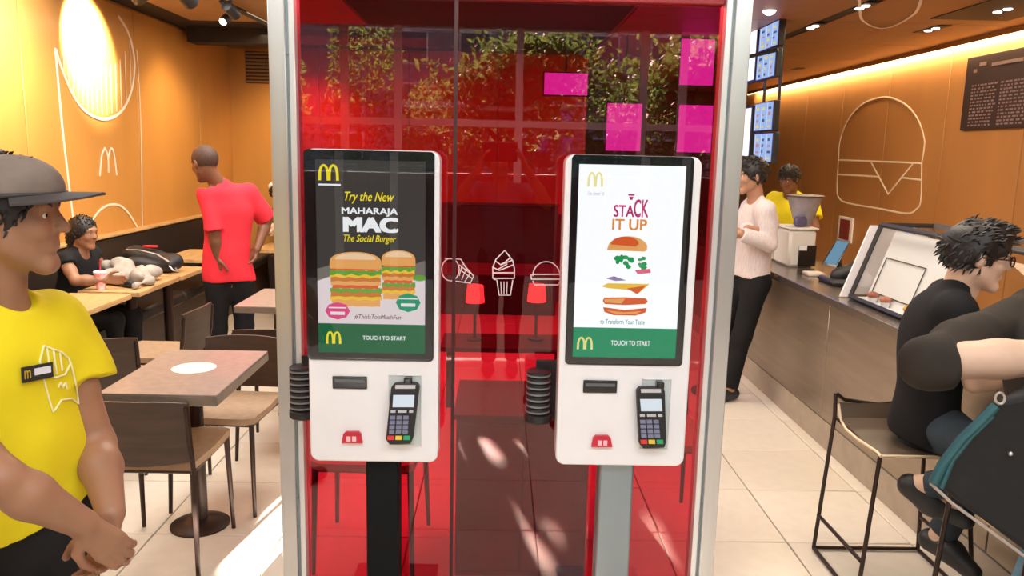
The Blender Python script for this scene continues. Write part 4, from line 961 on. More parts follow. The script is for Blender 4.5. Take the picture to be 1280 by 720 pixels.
# menu screens hung along the counter
def menu_screen(px_r, yt, yb_, n, label, X=2.2, yend=7.9, w=.62):
    t_, b_ = PX(px_r, yt, X), PX(px_r, yb_, X); t = thing('menu_screen', label, 'screen', (X, b_.y, b_.z), 'menu screens above the counter')
    y = (t_.y+b_.y)/2
    MB().box(X, X+.05, y, y+w, b_.z, t_.z, .006).build('housing', [BLACKM], parent=t)
    m = MB(); m.flatart = True; X_ = X-.002; h = t_.z-b_.z; ya, yb2 = y+.02, y+w-.02
    def Q(u0, u1, v0, v1, d=0): m.add([(X_-d, yb2+(ya-yb2)*u0, b_.z+h*v0), (X_-d, yb2+(ya-yb2)*u1, b_.z+h*v0), (X_-d, yb2+(ya-yb2)*u1, b_.z+h*v1), (X_-d, yb2+(ya-yb2)*u0, b_.z+h*v1)], [(0, 1, 2, 3)])
    Q(0, 1, .04, .96); rr = random.Random(int(px_r*7+yt)); 
    for i in range(3):
        m.cur = 1; Q(.06+.32*i, .08+.32*i, .06, .94, .001)
        for j in range(4): m.cur = rr.choice((2, 3, 4)); u = .12+.32*i; v = .12+.2*j; Q(u, u+rr.uniform(.08, .18), v, v+rr.uniform(.05, .12), .0015)
    m.build('picture', [emit_mat('menu_blue', (.34, .47, .80), 1.0), emit_mat('menu_line', (.75, .85, 1.0), 1.0), emit_mat('menu_yellow', (.75, .60, .20), 1.0), emit_mat('menu_rose', (.50, .25, .25), 1.0), emit_mat('menu_ink', (.08, .10, .22), 1.0)], parent=t)
    return t
menu_screen(974, 24, 56, 3, 'upper menu screen of the hanging group, nearest to us', w=.50)
menu_screen(970, 60, 95, 3, 'second menu screen from the top in the hanging group', w=.50)
menu_screen(967, 125, 163, 3, 'third menu screen from the top, above the standing man', w=.50)
menu_screen(966, 165, 204, 3, 'lowest menu screen, just behind the hair of the standing man', w=.50)
for (yt, yb_, lab) in ((20, 100, 'glowing white menu screen farther along, upper one'), (130, 200, 'glowing white menu screen farther along, lower one')):
    t_, b_ = PX(950, yt, 2.2), PX(950, yb_, 2.2); t = thing('menu_screen', lab, 'screen', (2.2, 7.2, b_.z), 'menu screens above the counter')
    y_ = 7.08
    MB().box(2.2, 2.25, y_, y_+.9, b_.z, t_.z, .006).build('housing', [BLACKM], parent=t)
    m = MB(); m.flatart = True; m.add([(2.198, y_+.88, b_.z+.02), (2.198, y_+.02, b_.z+.02), (2.198, y_+.02, t_.z-.02), (2.198, y_+.88, t_.z-.02)], [(0, 1, 2, 3)]); m.build('picture', [emit_mat('menu_white', (.92, .92, 1.0), 1.3)], parent=t)
hg = thing('screen_hanger', 'dark rods and rail carrying the menu screens', 'rail', (2.26, 6.9, 1.6))
for y_ in (6.60, 6.98, 7.5): MB().box(2.255, 2.275, y_, y_+.02, 1.62, ZC).build('rod', [BLACKM], parent=hg)
MB().tube([PZ(932, 72, 2.45)+Vector((0, 0, 0)), (2.19, 6.5, 2.50)], .016, 8).build('rail', [BLACKM], parent=hg)
# magenta lit panels deep behind the glass
for i, (x0_, y0_, x1_, y1_, lab) in enumerate(((680, 92, 735, 118, 'wide lit sign seen through the glass above the gap between kiosks'), (757, 130, 803, 188, 'lit sign seen through the glass just above the right kiosk'), (849, 27, 896, 106, 'tall lit sign at the upper right corner of the red glass'), (846, 132, 892, 190, 'lit sign at the right edge of the glass below the tall one'))):
    a, b = P(x0_, y1_, 7.6), P(x1_, y0_, 7.6); zt_ = min(b.z, 2.72)
    t = thing('lit_sign', lab, 'sign', (a.x, 7.6, a.z), 'lit signs beyond the red glass')
    MB().box(a.x-.01, b.x+.01, 7.61, 7.66, a.z-.01, zt_+.01, .004).build('case', [BLACKM], parent=t)
    m = MB(); m.flatart = True; m.add([(a.x, 7.605, a.z), (b.x, 7.605, a.z), (b.x, 7.605, zt_), (a.x, 7.605, zt_)], [(0, 1, 2, 3)])
    m.build('face', [emit_mat('violet_sign', (.16, .13, 1.0), 6.5)], parent=t)
    MB().tube([((a.x+b.x)/2, 7.635, zt_+.01), ((a.x+b.x)/2, 7.635, ZC+.02 if i != 3 else zt_+.16)], .01, 6).build('hanger', [BLACKM], parent=t)
for i, (x_, y_) in enumerate(((594, 368), (671, 367))):
    c = P(x_, y_, 5.0); t = thing('table_lamp', 'small glowing lamp seen through the red glass, %s of the two' % ('left', 'right')[i], 'lamp', (c.x, c.y, .74))
    MB().lathe((c.x, c.y, c.z-.05), [(.06, 0), (.05, .11)], 16).build('shade', [emit_mat('lamp_shade_glow', (1, .62, .25), 5)], parent=t)
    MB().lathe((c.x, c.y, c.z-.30), [(.05, 0), (.05, .01), (.01, .02), (.01, .25)], 12).build('foot', [BLACKM], parent=t)
zl = P(594, 368, 5.0).z-.30
lt = thing('low_table', 'dark low shelf table carrying two glowing lamps behind the red glass', 'table', (.1, 5.0, 0))
MB().box(-.35, .45, 4.8, 5.2, zl-.03, zl, .003).build('tabletop', [DARKWOOD], parent=lt)
for x_ in (-.3, .4): MB().box(x_-.02, x_+.02, 4.98, 5.02, 0, zl-.03).build('leg', [LEGM], parent=lt)
# bar stools
def bar_stool(label):           # origin on the floor under the seat centre, sitter faces +X
    t = thing('bar_stool', label, 'stool', (0, 0, 0), 'wire framed bar stools at the counter')
    hw = .17
    m = MB()
    pr = [(-.20, .655), (-.17, .60), (-.11, .578), (.0, .575), (.16, .585), (.19, .58)]; vs = []; fs = []
    for (x, z) in pr: vs += [(x, -hw, z), (x, hw, z), (x, hw, z-.012), (x, -hw, z-.012)]
    for i in range(len(pr)-1):
        a, b = 4*i, 4*i+4
        for k_ in range(4): fs.append((a+k_, b+k_, b+(k_+1) % 4, a+(k_+1) % 4))
    fs += [(0, 1, 2, 3), (20+3, 20+2, 20+1, 20)]; m.add(vs, fs, True); m.build('seat', [mat('dark_seat_shell', (.11, .075, .05), .35, noise=.2)], parent=t)
    for s in (-1, 1):
        m = MB(); m.tube([(pr[i][0], s*(hw+.002), pr[i][1]-.006) for i in range(6)], .006, 6); m.build('side_rim', [mat('pale_rim', (.80, .62, .42), .4)], parent=t)
    m = MB(); m.tube([(.19, -hw, .575), (.19, hw, .575)], .006, 6)
    m.build('front_rim', [mat('pale_rim', (.80, .62, .42), .4)], parent=t)
    for s in (-1, 1):
        MB().tube([(-.185, s*.195, .70), (-.18, s*.192, .60), (-.19, s*.225, .012)], .0085, 8).build('leg', [LEGM], parent=t)
        MB().tube([(.17, s*.165, .575), (.215, s*.22, .03), (.205, s*.224, .012)], .0085, 8).build('leg', [LEGM], parent=t)
        MB().tube([(-.19, s*.225, .010), (.205, s*.224, .010)], .0085, 8).build('runner', [LEGM], parent=t)
    MB().tube([(-.185, -.195, .70), (-.20, -.15, .668), (-.215, 0, .645), (-.20, .15, .668), (-.185, .195, .70)], .0085, 8).build('back_rail', [LEGM], parent=t)
    MB().tube([(-.19, -.225, .012), (-.19, .225, .012)], .008, 8).build('foot_rail', [LEGM], parent=t)
    MB().tube([(-.19, .218, .16), (.20, .210, .16)], .008, 8).build('foot_rail', [LEGM], parent=t); MB().tube([(-.19, -.218, .16), (.20, -.210, .16)], .008, 8).build('foot_rail', [LEGM], parent=t)
    m = MB(); 
    for s in (-1, 1): m.tube([(-.18, s*.19, .60), (-.15, s*.165, .575), (.17, s*.165, .570)], .007, 6)
    m.build('seat_frame', [LEGM], parent=t)
    return t
s1 = bar_stool('wire framed bar stool under the seated man in glasses'); s1.location = (1.60, 2.955, 0); s1.rotation_euler = (0, 0, -math.pi/2)
s2 = copy_tree(s1); s2.location = (1.685, 2.24, 0); s2['label'] = 'wire framed bar stool under the nearest figure at the lower right'

# ================================================================ PEOPLE
def V3(*a): return Vector(a)
def head_prims(c, f, u, s=1.0):
    f = f.normalized(); r = f.cross(u).normalized(); u = r.cross(f).normalized()
    A = lambda R_, U_, F_: c+r*(R_*s)+u*(U_*s)+f*(F_*s)
    ax = [tuple(r), tuple(f), tuple(u)]
    L = [ell(A(0, .030, -.012), (.074*s, .094*s, .086*s), .02, ax), ell(A(0, -.022, .022), (.060*s, .066*s, .082*s), .025, ax),
         cap(A(-.045, -.050, .010), A(-.012, -.092, .064), .018*s, .016*s, .025), cap(A(.045, -.050, .010), A(.012, -.092, .064), .018*s, .016*s, .025),
         cap(A(-.014, -.094, .068), A(.014, -.094, .068), .014*s, .014*s, .02),
         cap(A(-.036, .034, .074), A(.036, .034, .074), .012*s, .012*s, .016),
         ell(A(-.036, -.018, .064), (.020*s, .018*s, .020*s), .02, ax), ell(A(.036, -.018, .064), (.020*s, .018*s, .020*s), .02, ax),
         cap(A(0, .020, .084), A(0, -.016, .104), .008*s, .0115*s, .008), ell(A(-.011, -.019, .092), (.008*s, .010*s, .007*s), .005, ax), ell(A(.011, -.019, .092), (.008*s, .010*s, .007*s), .005, ax),
         cap(A(-.020, -.046, .080), A(.020, -.046, .080), .0065*s, .0065*s, .006), cap(A(-.017, -.057, .080), A(.017, -.057, .080), .0075*s, .0075*s, .006),
         ell(A(-.031, .012, .092), (.015*s, .013*s, .0085*s), .006, ax, -1), ell(A(.031, .012, .092), (.015*s, .013*s, .0085*s), .006, ax, -1),
         cap(A(-.043, .0175, .074), A(-.019, .0175, .079), .0042*s, .0042*s, .004), cap(A(.043, .0175, .074), A(.019, .0175, .079), .0042*s, .0042*s, .004),
         cap(A(-.042, .0045, .072), A(-.020, .0045, .077), .0034*s, .0034*s, .004), cap(A(.042, .0045, .072), A(.020, .0045, .077), .0034*s, .0034*s, .004),
         cap(A(-.019, -.0515, .089), A(.019, -.0515, .089), .0018*s, .0018*s, .003)|dict(op=-1)]
    for sg in (-1, 1):
        L += [ell(A(sg*.077, .000, -.008), (.009*s, .018*s, .031*s), .006, ax)]
    return L, A, ax
def hand_prims(w_, d, n, side, curl=.35, s=1.0, spread=0.0):
    """w_ wrist, d direction of the fingers, n direction the palm faces, side = +1/-1 picks the thumb side"""
    d = d.normalized(); n = (n-d*n.dot(d)).normalized(); sd = d.cross(n).normalized()*side; L = []
    kn = [w_+d*(.082-.004*abs(i-1))*s+sd*(.027-.018*i)*s for i in range(4)]
    for i in range(4): L.append(cap(w_+sd*(.014-.009*i)*s, kn[i], .0135*s, .0110*s, .010))
    for i, ln in enumerate((.070, .078, .072, .056)):
        p = kn[i]; a = .25*curl*2; r0 = .0092*s
        for j, fr in enumerate((.45, .30, .25)):
            dd = (d*math.cos(a)+n*math.sin(a)+sd*spread*(1.5-i)*.1).normalized(); q = p+dd*ln*fr*s
            L.append(cap(p, q, r0, r0*.92, .0035)); p = q; r0 *= .92; a += curl*1.1
    t0 = w_+d*.018*s+sd*.018*s; t1 = t0+(d*.55+sd*.75+n*.25).normalized()*.042*s; t2 = t1+(d*.85+sd*.30+n*.35).normalized()*.034*s; t3 = t2+(d*.9+n*.45).normalized()*.025*s
    L += [cap(t0, t1, .015*s, .0115*s, .008), cap(t1, t2, .0115*s, .0100*s, .004), cap(t2, t3, .0100*s, .0085*s, .004)]
    return L
def skin_mat(name, col): return mat(name, col, .5, noise=.18, nscale=9, sss=.08)
def cloth(name, col, nz=.25): return mat(name, col, .85, noise=nz, nscale=9, spec=.25)
def person(name_label, J, f, hf, hu, skin, shirt, trousers, hair, res=.008, sleeve=.6, s=1.0, group=None, hands=None, shoes=True, fit=.012, hem=None, folds=.004,
           cap_mat=None, hair_style='short', long_sleeve=False, neck_r=.052, seed=1, shoe_mat=None, belly=1.0, eyes=True, hair_amt=.012, hres=None, torso_w=1.0, hemz=None, arm=1.0):
    """J: joints pelvis, chest, neck, head, sh/el/wr (L,R), hip/kn/an/toe (L,R); f torso forward"""
    base = V3(J['pelvis'].x, J['pelvis'].y, 0); t = thing('person', name_label, 'person', tuple(base), group)
    f = f.normalized(); flat = (tuple(f), .66)
    pel, che, nk = J['pelvis'], J['chest'], J['neck']; wst = pel.lerp(che, .45)
    def torso(g, k=.03):
        tw = torso_w
        return [cap(pel, wst, (.155*tw)*s+g, .140*s*belly*tw+g, k, flat), cap(wst, che, .140*s*belly*tw+g, .160*s*tw+g, k, flat), cap(J['shL'], J['shR'], .055*s+g, .055*s+g, .05),
                cap(che, nk.lerp(che, .25), .115*s+g, .060*s+g, .05, flat)]
    # skin: head, neck, arms, hands, torso core, legs
    H, A, ax = head_prims(J['head'], hf, hu, s)
    skin_p = [p for p in torso(-.012)]
    skin_p += [cap(nk.lerp(che, .15), A(0, -.035, -.022), neck_r*s*1.08, neck_r*s, .03)]
    for q in 'LR':
        sh, el, wr = J['sh'+q], J['el'+q], J['wr'+q]
        a_ = s*arm; skin_p += [cap(sh, sh.lerp(el, .55), .046*s, .043*a_, .02), cap(sh.lerp(el, .5), el, .043*a_, .037*a_, .015), cap(el, el.lerp(wr, .35), .038*a_, .040*a_, .015), cap(el.lerp(wr, .35), wr, .040*a_, .026*a_, .015)]
        hd = (hands or {}).get(q, {})
        d = hd.get('d', wr-el); n = hd.get('n', f.cross(V3(0, 0, 1))*(-1 if q == 'L' else 1)+V3(0, 0, .01)); side = hd.get('side', 1 if q == 'L' else -1)
        skin_p += hand_prims(wr, d.normalized(), n, side, hd.get('curl', .35), s)
        hp_, kn, an = J['hip'+q], J['kn'+q], J['an'+q]
        skin_p += [cap(hp_, kn, .075*s, .050*s, .03), cap(kn, an, .050*s, .034*s, .02), cap(an, J['toe'+q], .034*s, .030*s, .02)]
    skin_p += H
    sdf_mesh('body', skin_p, res, skin, t)
    # eyes
    if eyes:
        for sg in (-1, 1):
            c = A(sg*.031, .0115, .0715); MB().ball(c, .0112*s, 12, 8).build('eye', [mat('eye_white', (.75, .72, .68), .2)], parent=t)
            e = t.children[-1] if False else None
            MB().ball(c+(hf.normalized()*.0052*s), .0068*s, 10, 6).build('iris', [mat('dark_iris', (.02, .012, .008), .15)], parent=t)
            MB().tube([A(sg*.018, .030, .088), A(sg*.032, .036, .086), A(sg*.046, .031, .078)], .0035*s, 6, flat=hf.normalized()).build('eyebrow', [hair], parent=t)
    # hair
    g = hair_amt; hp_ = []
    if hair_style == 'short':
        hp_ = [ell(A(0, .034, -.016), ((.074+g)*s, (.093+g)*s, (.086+g)*s), .01, ax)]
        sub = [ell(A(0, -.040, .080), (.085*s, .075*s, .085*s), .012, ax, -1), ell(A(0, -.115, .0), (.12*s, .14*s, .075*s), .012, ax, -1), ell(A(-.082, -.006, .0), (.018*s, .024*s, .034*s), .006, ax, -1), ell(A(.082, -.006, .0), (.018*s, .024*s, .034*s), .006, ax, -1)]
        hp_ += sub
    elif hair_style == 'full':
        hp_ = [ell(A(0, .038, -.018), ((.078+g)*s, (.097+g)*s, (.088+g)*s), .01, ax), ell(A(0, .100, .035), (.055*s, .062*s, .034*s), .03, ax),
               ell(A(0, -.040, .086), (.088*s, .084*s, .090*s), .014, ax, -1), ell(A(0, -.120, .0), (.12*s, .14*s, .085*s), .012, ax, -1), ell(A(-.086, -.004, .0), (.018*s, .022*s, .032*s), .006, ax, -1), ell(A(.086, -.004, .0), (.018*s, .022*s, .032*s), .006, ax, -1)]
    elif hair_style == 'bun':
        hp_ = [ell(A(0, .030, -.022), ((.078+g)*s, (.096+g)*s, (.09+g)*s), .01, ax), ell(A(0, -.03, -.10), (.06*s, .05*s, .075*s), .03, ax), ell(A(0, -.10, -.07), (.06*s, .04*s, .07*s), .03, ax), ell(A(0, -.055, .092), (.085*s, .085*s, .092*s), .014, ax, -1)]
    hair_obj = sdf_mesh('hair', hp_, hres or res*.8, hair, t, folds=.005 if hair_style != 'short' else .0015, fscale=60, seed=seed)
    if hair_style and hair_amt > .008:
        ho = t.children[-1] if False else bpy.data.objects.get(hair_obj.name); rr_ = random.Random(seed); me_ = ho.data; nv = len(me_.vertices); m = MB(); w0_ = wloc(ho)
        cen = A(0, .02, -.01); f_, u_ = hf.normalized(), hu.normalized()
        for _ in range(420):
            v = me_.vertices[rr_.randrange(nv)]; p = v.co+w0_; nrm = (p-cen).normalized()
            dd = (nrm*.45+u_*(-.75 if (p-cen).dot(u_) < .03 else .1)+f_*(.7 if (p-cen).dot(u_) > .04 else -.35)+Vector((rr_.uniform(-.3, .3), rr_.uniform(-.3, .3), rr_.uniform(-.3, .3)))).normalized()
            ln = rr_.uniform(.014, .030)*s*(hair_amt/.014); p = p-nrm*.004
            m.tube([p, p+dd*ln*.5+nrm*.002, p+dd*ln-nrm*.003], [.0045*s, .0035*s, .0008], 4, caps=False)
        m.build('hair_tufts', [hair], parent=t, kind='stuff')
    # shirt
    ft = fit; sp_ = torso(ft*.8)
    if hemz is not None: sp_[0] = cap(V3(pel.x, pel.y, hemz), wst, (.158*torso_w)*s+ft, .140*s*belly*torso_w+ft, .03, flat, cuta=True)
    else:
        sp_[0] = cap(pel-(che-pel).normalized()*.05, wst, (.160*torso_w)*s+ft, .140*s*belly*torso_w+ft, .03, flat, cuta=True)
    sp_[3] = cap(che, nk.lerp(che, .20), .118*s+ft*.5, .055*s+ft, .05, flat)
    for q in 'LR':
        sh, el, wr = J['sh'+q], J['el'+q], J['wr'+q]
        if long_sleeve: sp_ += [cap(sh, el, .050*s+ft, .042*s+ft*.8, .03), cap(el, el.lerp(wr, .93), .044*s+ft*.7, .032*s+ft*.6, .015, cutb=True)]
        else: sp_ += [cap(sh, sh.lerp(el, sleeve), .052*s+ft, .050*s+ft*1.5, .03, cutb=True)]
    sp_ += [ell(A(0, -.145, .015), (.062*s, .068*s, .050*s), .008, ax, -1)]
    sho = sdf_mesh('shirt', sp_, res, shirt, t, folds=folds*1.6, fscale=27, seed=seed)
    # trousers
    tp = [cap(pel-V3(0, 0, .0), wst.lerp(pel, .5), .150*s*torso_w, .140*s*torso_w, .03, flat)]
    for q in 'LR':
        hp2, kn, an = J['hip'+q], J['kn'+q], J['an'+q]
        tp += [cap(hp2, kn, .092*s, .066*s, .04), cap(kn, kn.lerp(an, .93), .066*s, .052*s, .03, cutb=True)]
    sdf_mesh('trousers', tp, max(res, .009), trousers, t, folds=.005, seed=seed+3)
    if shoes:
        for q in 'LR':
            an, to = J['an'+q], J['toe'+q]; d = (to-an); d.z = d.z if abs(d.z) > .08 else 0; d.normalize() if d.length else None
            sdf_mesh('shoe', [cap(an-V3(0, 0, .025)-d*.03, an-V3(0, 0, .03)+d*.06, .045*s, .045*s, .02), cap(an-V3(0, 0, .03)+d*.05, to, .045*s, .034*s, .02)], .008, shoe_mat or BLACKM, t, planes=() if abs(d.z) > .05 else [((0, 0, -1), -.002)])
    return t, A, sho
def stand(pel, x, y, lat, f, hz=.86, gap=.09, foot=.15, fx=0, fy=0):
    """straight standing legs; lat = unit vector to the figure's left"""
    J = {}
    for q, sg in (('L', 1), ('R', -1)):
        h = pel+lat*(.085*sg)-V3(0, 0, .03); a = V3(x, y, .075)+lat*(gap*sg)
        J['hip'+q] = h; J['an'+q] = a; J['kn'+q] = h.lerp(a, .5)+f*.02; J['toe'+q] = V3(a.x, a.y, .036)+f*foot
    return J
UP = V3(0, 0, 1)
HAIRB = mat('black_hair', (.012, .009, .008), .5, noise=.3, nscale=60, bump=.3); HAIRG = mat('cropped_brown_hair', (.075, .032, .018), .7, noise=.4, nscale=90, bump=.3)
SK1 = skin_mat('brown_skin', (.34, .165, .09)); SK2 = skin_mat('deep_brown_skin', (.21, .08, .038)); SK3 = skin_mat('tan_skin', (.46, .24, .15)); SK4 = skin_mat('light_skin', (.74, .50, .36))
BLACKC = cloth('black_cloth', (.012, .012, .014), .4)
# 1 ---- staff member in yellow, left foreground
YEL = cloth('yellow_cotton', (.80, .66, .015), .10)
sf = V3(.70, -.71, 0); lat = V3(-sf.y, sf.x, 0)*1.0        # his left-hand side
pel = V3(-1.055, 1.64, .86); J = dict(pelvis=pel, chest=V3(-1.060, 1.62, 1.175), neck=V3(-1.020, 1.615, 1.345), head=V3(-.975, 1.60, 1.497),
     shL=V3(-.990, 1.740, 1.260), shR=V3(-1.195, 1.50, 1.265), elL=P(120, 555, 1.74), wrL=P(139, 642, 1.58), elR=P(0, 600, 1.40), wrR=P(104, 655, 1.47))
J.update(stand(pel, -1.04, 1.64, lat, sf))
hd = dict(R=dict(d=P(158, 700, 1.50)-J['wrR'], n=V3(.1, .6, -.5), side=-1, curl=.5), L=dict(d=P(122, 722, 1.52)-J['wrL'], n=V3(-.2, -.6, .1), side=1, curl=.45))
staff, SA, sshirt = person('young man in yellow T-shirt and grey cap with clasped hands at the left edge', J, sf, V3(.98, .16, -.02), UP, SK1, YEL, BLACKC, HAIRB, res=.0055, sleeve=.50, hands=hd, hair_style='short', fit=.020, folds=.0065, hemz=.845, hres=.005, s=.97, seed=5, arm=1.12, torso_w=1.06)
# cap: crown, band, brim
CAPM = mat('grey_brown_cap_cloth', (.23, .18, .145), .9, noise=.25, nscale=18); 
hf = V3(.98, .16, .03).normalized(); hr = hf.cross(UP).normalized(); hu = hr.cross(hf).normalized(); hax = [tuple(hr), tuple(hf), tuple(hu)]
cp = thing('cap', 'grey brown cap with a dark brim worn by the man in yellow', 'cap', tuple(SA(0, .05, 0)))
c0 = SA(0, .045, -.006)
dd_ = -c0.dot(hu)
sdf_mesh('crown', [ell(c0, (.087, .107, .078), .01, hax), ell(c0+hf*.02+hu*.03, (.07, .075, .045), .03, hax)], .005, CAPM, cp, folds=.0022, planes=[(tuple(-hu), -(c0.dot(hu))-.004)])
m = MB(); N = 16; vs = []; fs = []
for i in range(N+1):
    a = R(-68+136*i/N); ri, ro = .094, .094+.072*math.cos(a*1.15)**.8 if abs(a) < 1.36 else .094
    for (rad, dz) in ((.086, .006), (ro, .004-.016*abs(math.sin(a))), (ro, .000-.016*abs(math.sin(a))), (.086, .000)):
        vs.append(c0+hf*(math.cos(a)*rad*1.10)+hr*(math.sin(a)*rad*.95)+hu*(dz+.002))
for i in range(N):
    for k in range(4): fs.append((4*i+k, 4*i+(k+1) % 4, 4*i+4+(k+1) % 4, 4*i+4+k))
fs += [(0, 1, 2, 3), (4*N+3, 4*N+2, 4*N+1, 4*N)]
m.add(vs, fs, True); m.build('brim', [mat('dark_brim_cloth', (.055, .045, .042), .8, noise=.2)], parent=cp)
MB().tube([c0+hf*(math.cos(R(a))*.108)+hr*(math.sin(R(a))*.089)+hu*.006 for a in range(0, 360, 15)], .0045, 8, close=True).build('band', [mat('dark_brim_cloth', (.055, .045, .042), .8, noise=.2)], parent=cp)
MB().ball(c0+hu*.089, (.008, .008, .005), 10, 6).build('top_button', [CAPM], parent=cp)
# print and name tag on the shirt, laid on its surface
def bvh_of(o):
    me = o.data; w0 = wloc(o); return BVHTree.FromPolygons([tuple(v.co+w0) for v in me.vertices], [tuple(p.vertices) for p in me.polygons])
bv_ = bvh_of(sshirt)
def onto(px, py, off=.002):
    r = ray(px, py).normalized(); h = bv_.ray_cast(CAM, r)
    return None if h[0] is None else h[0]+h[1].normalized()*off*(1 if h[1].dot(r) < 0 else -1)
def drape(pts, n=10):
    out = []
    for a, b in zip(pts[:-1], pts[1:]):
        for i in range(n): q = onto(a[0]+(b[0]-a[0])*i/n, a[1]+(b[1]-a[1])*i/n); out += [q] if q else []
    q = onto(*pts[-1]); return out+([q] if q else [])
m = MB()
for l in ([(49, 452), (55, 478), (61, 500), (66, 515), (76, 500), (88, 498), (97, 505), (94, 480), (87, 452)], [(49, 452), (54, 432), (64, 436), (76, 440), (85, 448), (87, 455), (80, 468), (68, 472), (57, 468), (49, 452)], [(58, 435), (62, 466)], [(66, 438), (70, 468)], [(74, 441), (77, 463)], [(72, 484), (75, 478), (78, 484), (81, 478), (83, 486)]):
    d_ = drape(l)
    if len(d_) > 1: m.tube(d_, .0022, 6)
m.build('shirt_print', [mat('pale_shirt_print', (.86, .80, .42), .8)], parent=staff)
ntg = thing('name_tag', 'black name tag with white and yellow lettering on the yellow T-shirt', 'name tag', tuple(onto(44, 463) or P(44, 463, 1.5)))
a, b, c, d = [onto(*q, .006) or P(*q, 1.5) for q in ((25, 478), (63, 470), (62, 452), (24, 459))]
nn = (b-a).cross(d-a).normalized(); nn = nn if nn.y < 0 else -nn
a, b, d = a, b, d; c = b+(d-a)
MB().prism([a, b, c, d], nn*.004).build('plate', [BLACKM], parent=ntg)
pt_ = lambda u, v: a+(b-a)*u+(d-a)*v+nn*.0045
m = MB(); m.flatart = True; lettering(m, 'm', .06, .26, .25, .78, pt_, bold=.03); m.build('logo', [mat('tag_yellow', (.85, .6, .03), .5)], parent=ntg)
m = MB(); m.flatart = True; m.add([pt_(.38, .35), pt_(.92, .35), pt_(.92, .80), pt_(.38, .80)], [(0, 1, 2, 3)]); m.build('name_strip', [mat('tag_white', (.7, .72, .78), .5)], parent=ntg)

# 2 ---- man in red seen from behind
RDC = cloth('coral_red_cotton', (.80, .035, .055), .15)
rf = V3(-.45, .89, 0); lat = V3(-rf.y, rf.x, 0)
pel = P(287, 348, 5.42); J = dict(pelvis=pel, chest=P(284, 268, 5.42), neck=P(272, 226, 5.40), head=P(256, 205, 5.36), shL=P(261, 243, 5.34), shR=P(309, 242, 5.52), elL=P(268, 292, 5.30), wrL=P(272, 322, 5.32), elR=P(334, 274, 5.60), wrR=P(321, 312, 5.46))
J.update(stand(pel, pel.x, pel.y, lat, rf))
person('man in a bright red long T-shirt seen from behind, hand on hip, among the tables', J, rf, V3(-.80, .55, -.28), UP, SK2, RDC, BLACKC, HAIRG, res=.008, sleeve=.95, hair_amt=.006, fit=.016, folds=.006, hemz=pel.z-.01,
       hands=dict(L=dict(d=V3(.1, 0, -1), n=V3(.6, .5, 0), side=1, curl=.9), R=dict(d=V3(-.7, -.1, -.6), n=V3(-.4, -.8, .1), side=-1, curl=.6)), seed=9, s=.97)
# 3 ---- seated woman by the bench
def seated(pel, f, kz=.46, thigh=.40, shin_back=.0, spread=.10):
    lat = V3(-f.y, f.x, 0); J = {}
    for q, sg in (('L', 1), ('R', -1)):
        h = pel+lat*.085*sg; k = h+f*thigh+lat*(spread-.085)*sg; k.z = kz+.03; a = V3(k.x, k.y, .08)-f*shin_back
        J['hip'+q] = h; J['kn'+q] = k; J['an'+q] = a; J['toe'+q] = V3(a.x, a.y, .036)+f*.15
    return J
wf_ = V3(1, -.1, 0); pel = V3(-2.80, 5.16, .54); J = dict(pelvis=pel, chest=V3(-2.73, 5.15, .84), neck=V3(-2.70, 5.15, .965), head=V3(-2.665, 5.14, 1.075), shL=V3(-2.72, 5.31, .915), shR=V3(-2.72, 4.99, .915),
     elL=V3(-2.66, 5.36, .80), elR=V3(-2.63, 4.93, .80), wrL=V3(-2.50, 5.30, .79), wrR=V3(-2.47, 4.98, .80))
J.update(seated(pel, wf_, kz=.50, thigh=.36))
person('seated woman with black hair and dark vest, left of the grey jacket', J, wf_, V3(.95, -.3, -.12), UP, SK1, BLACKC, BLACKC, HAIRB, res=.008, s=.86, hair_style='bun', fit=.010, sleeve=.25, seed=13)
# 4 ---- seated person behind the man in red
pel = V3(-2.02, 7.95-.30, .54); sf4 = V3(.6, -.8, 0)
J = dict(pelvis=pel, chest=V3(-2.02, 7.62, .88), neck=V3(-2.01, 7.60, 1.04), head=V3(-2.09, 7.58, 1.165), shL=V3(-1.87, 7.64, .97), shR=V3(-2.17, 7.56, .97), elL=V3(-1.86, 7.50, .83), elR=V3(-2.16, 7.40, .83), wrL=V3(-1.90, 7.33, .84), wrR=V3(-2.10, 7.25, .84))
J['head'] = V3(-2.10, 7.58, 1.175); J.update(seated(pel, V3(.3, -.95, 0), kz=.48, thigh=.38))
for k_ in J: J[k_] = J[k_]+V3(-.03, .22, 0.02)
p4, A4, _ = person('seated person in black with white headband, half hidden by the red sleeve', J, V3(.2, -1, 0), V3(.75, -.65, -.1), UP, SK4, BLACKC, BLACKC, HAIRB, res=.010, hair_style='full', fit=.012, s=.95, seed=15)
MB().ball(A4(0, .075, -.055), (.085, .075, .055), 16, 10).build('white_headband', [mat('white_cloth', (.80, .80, .80), .8)], parent=p4)
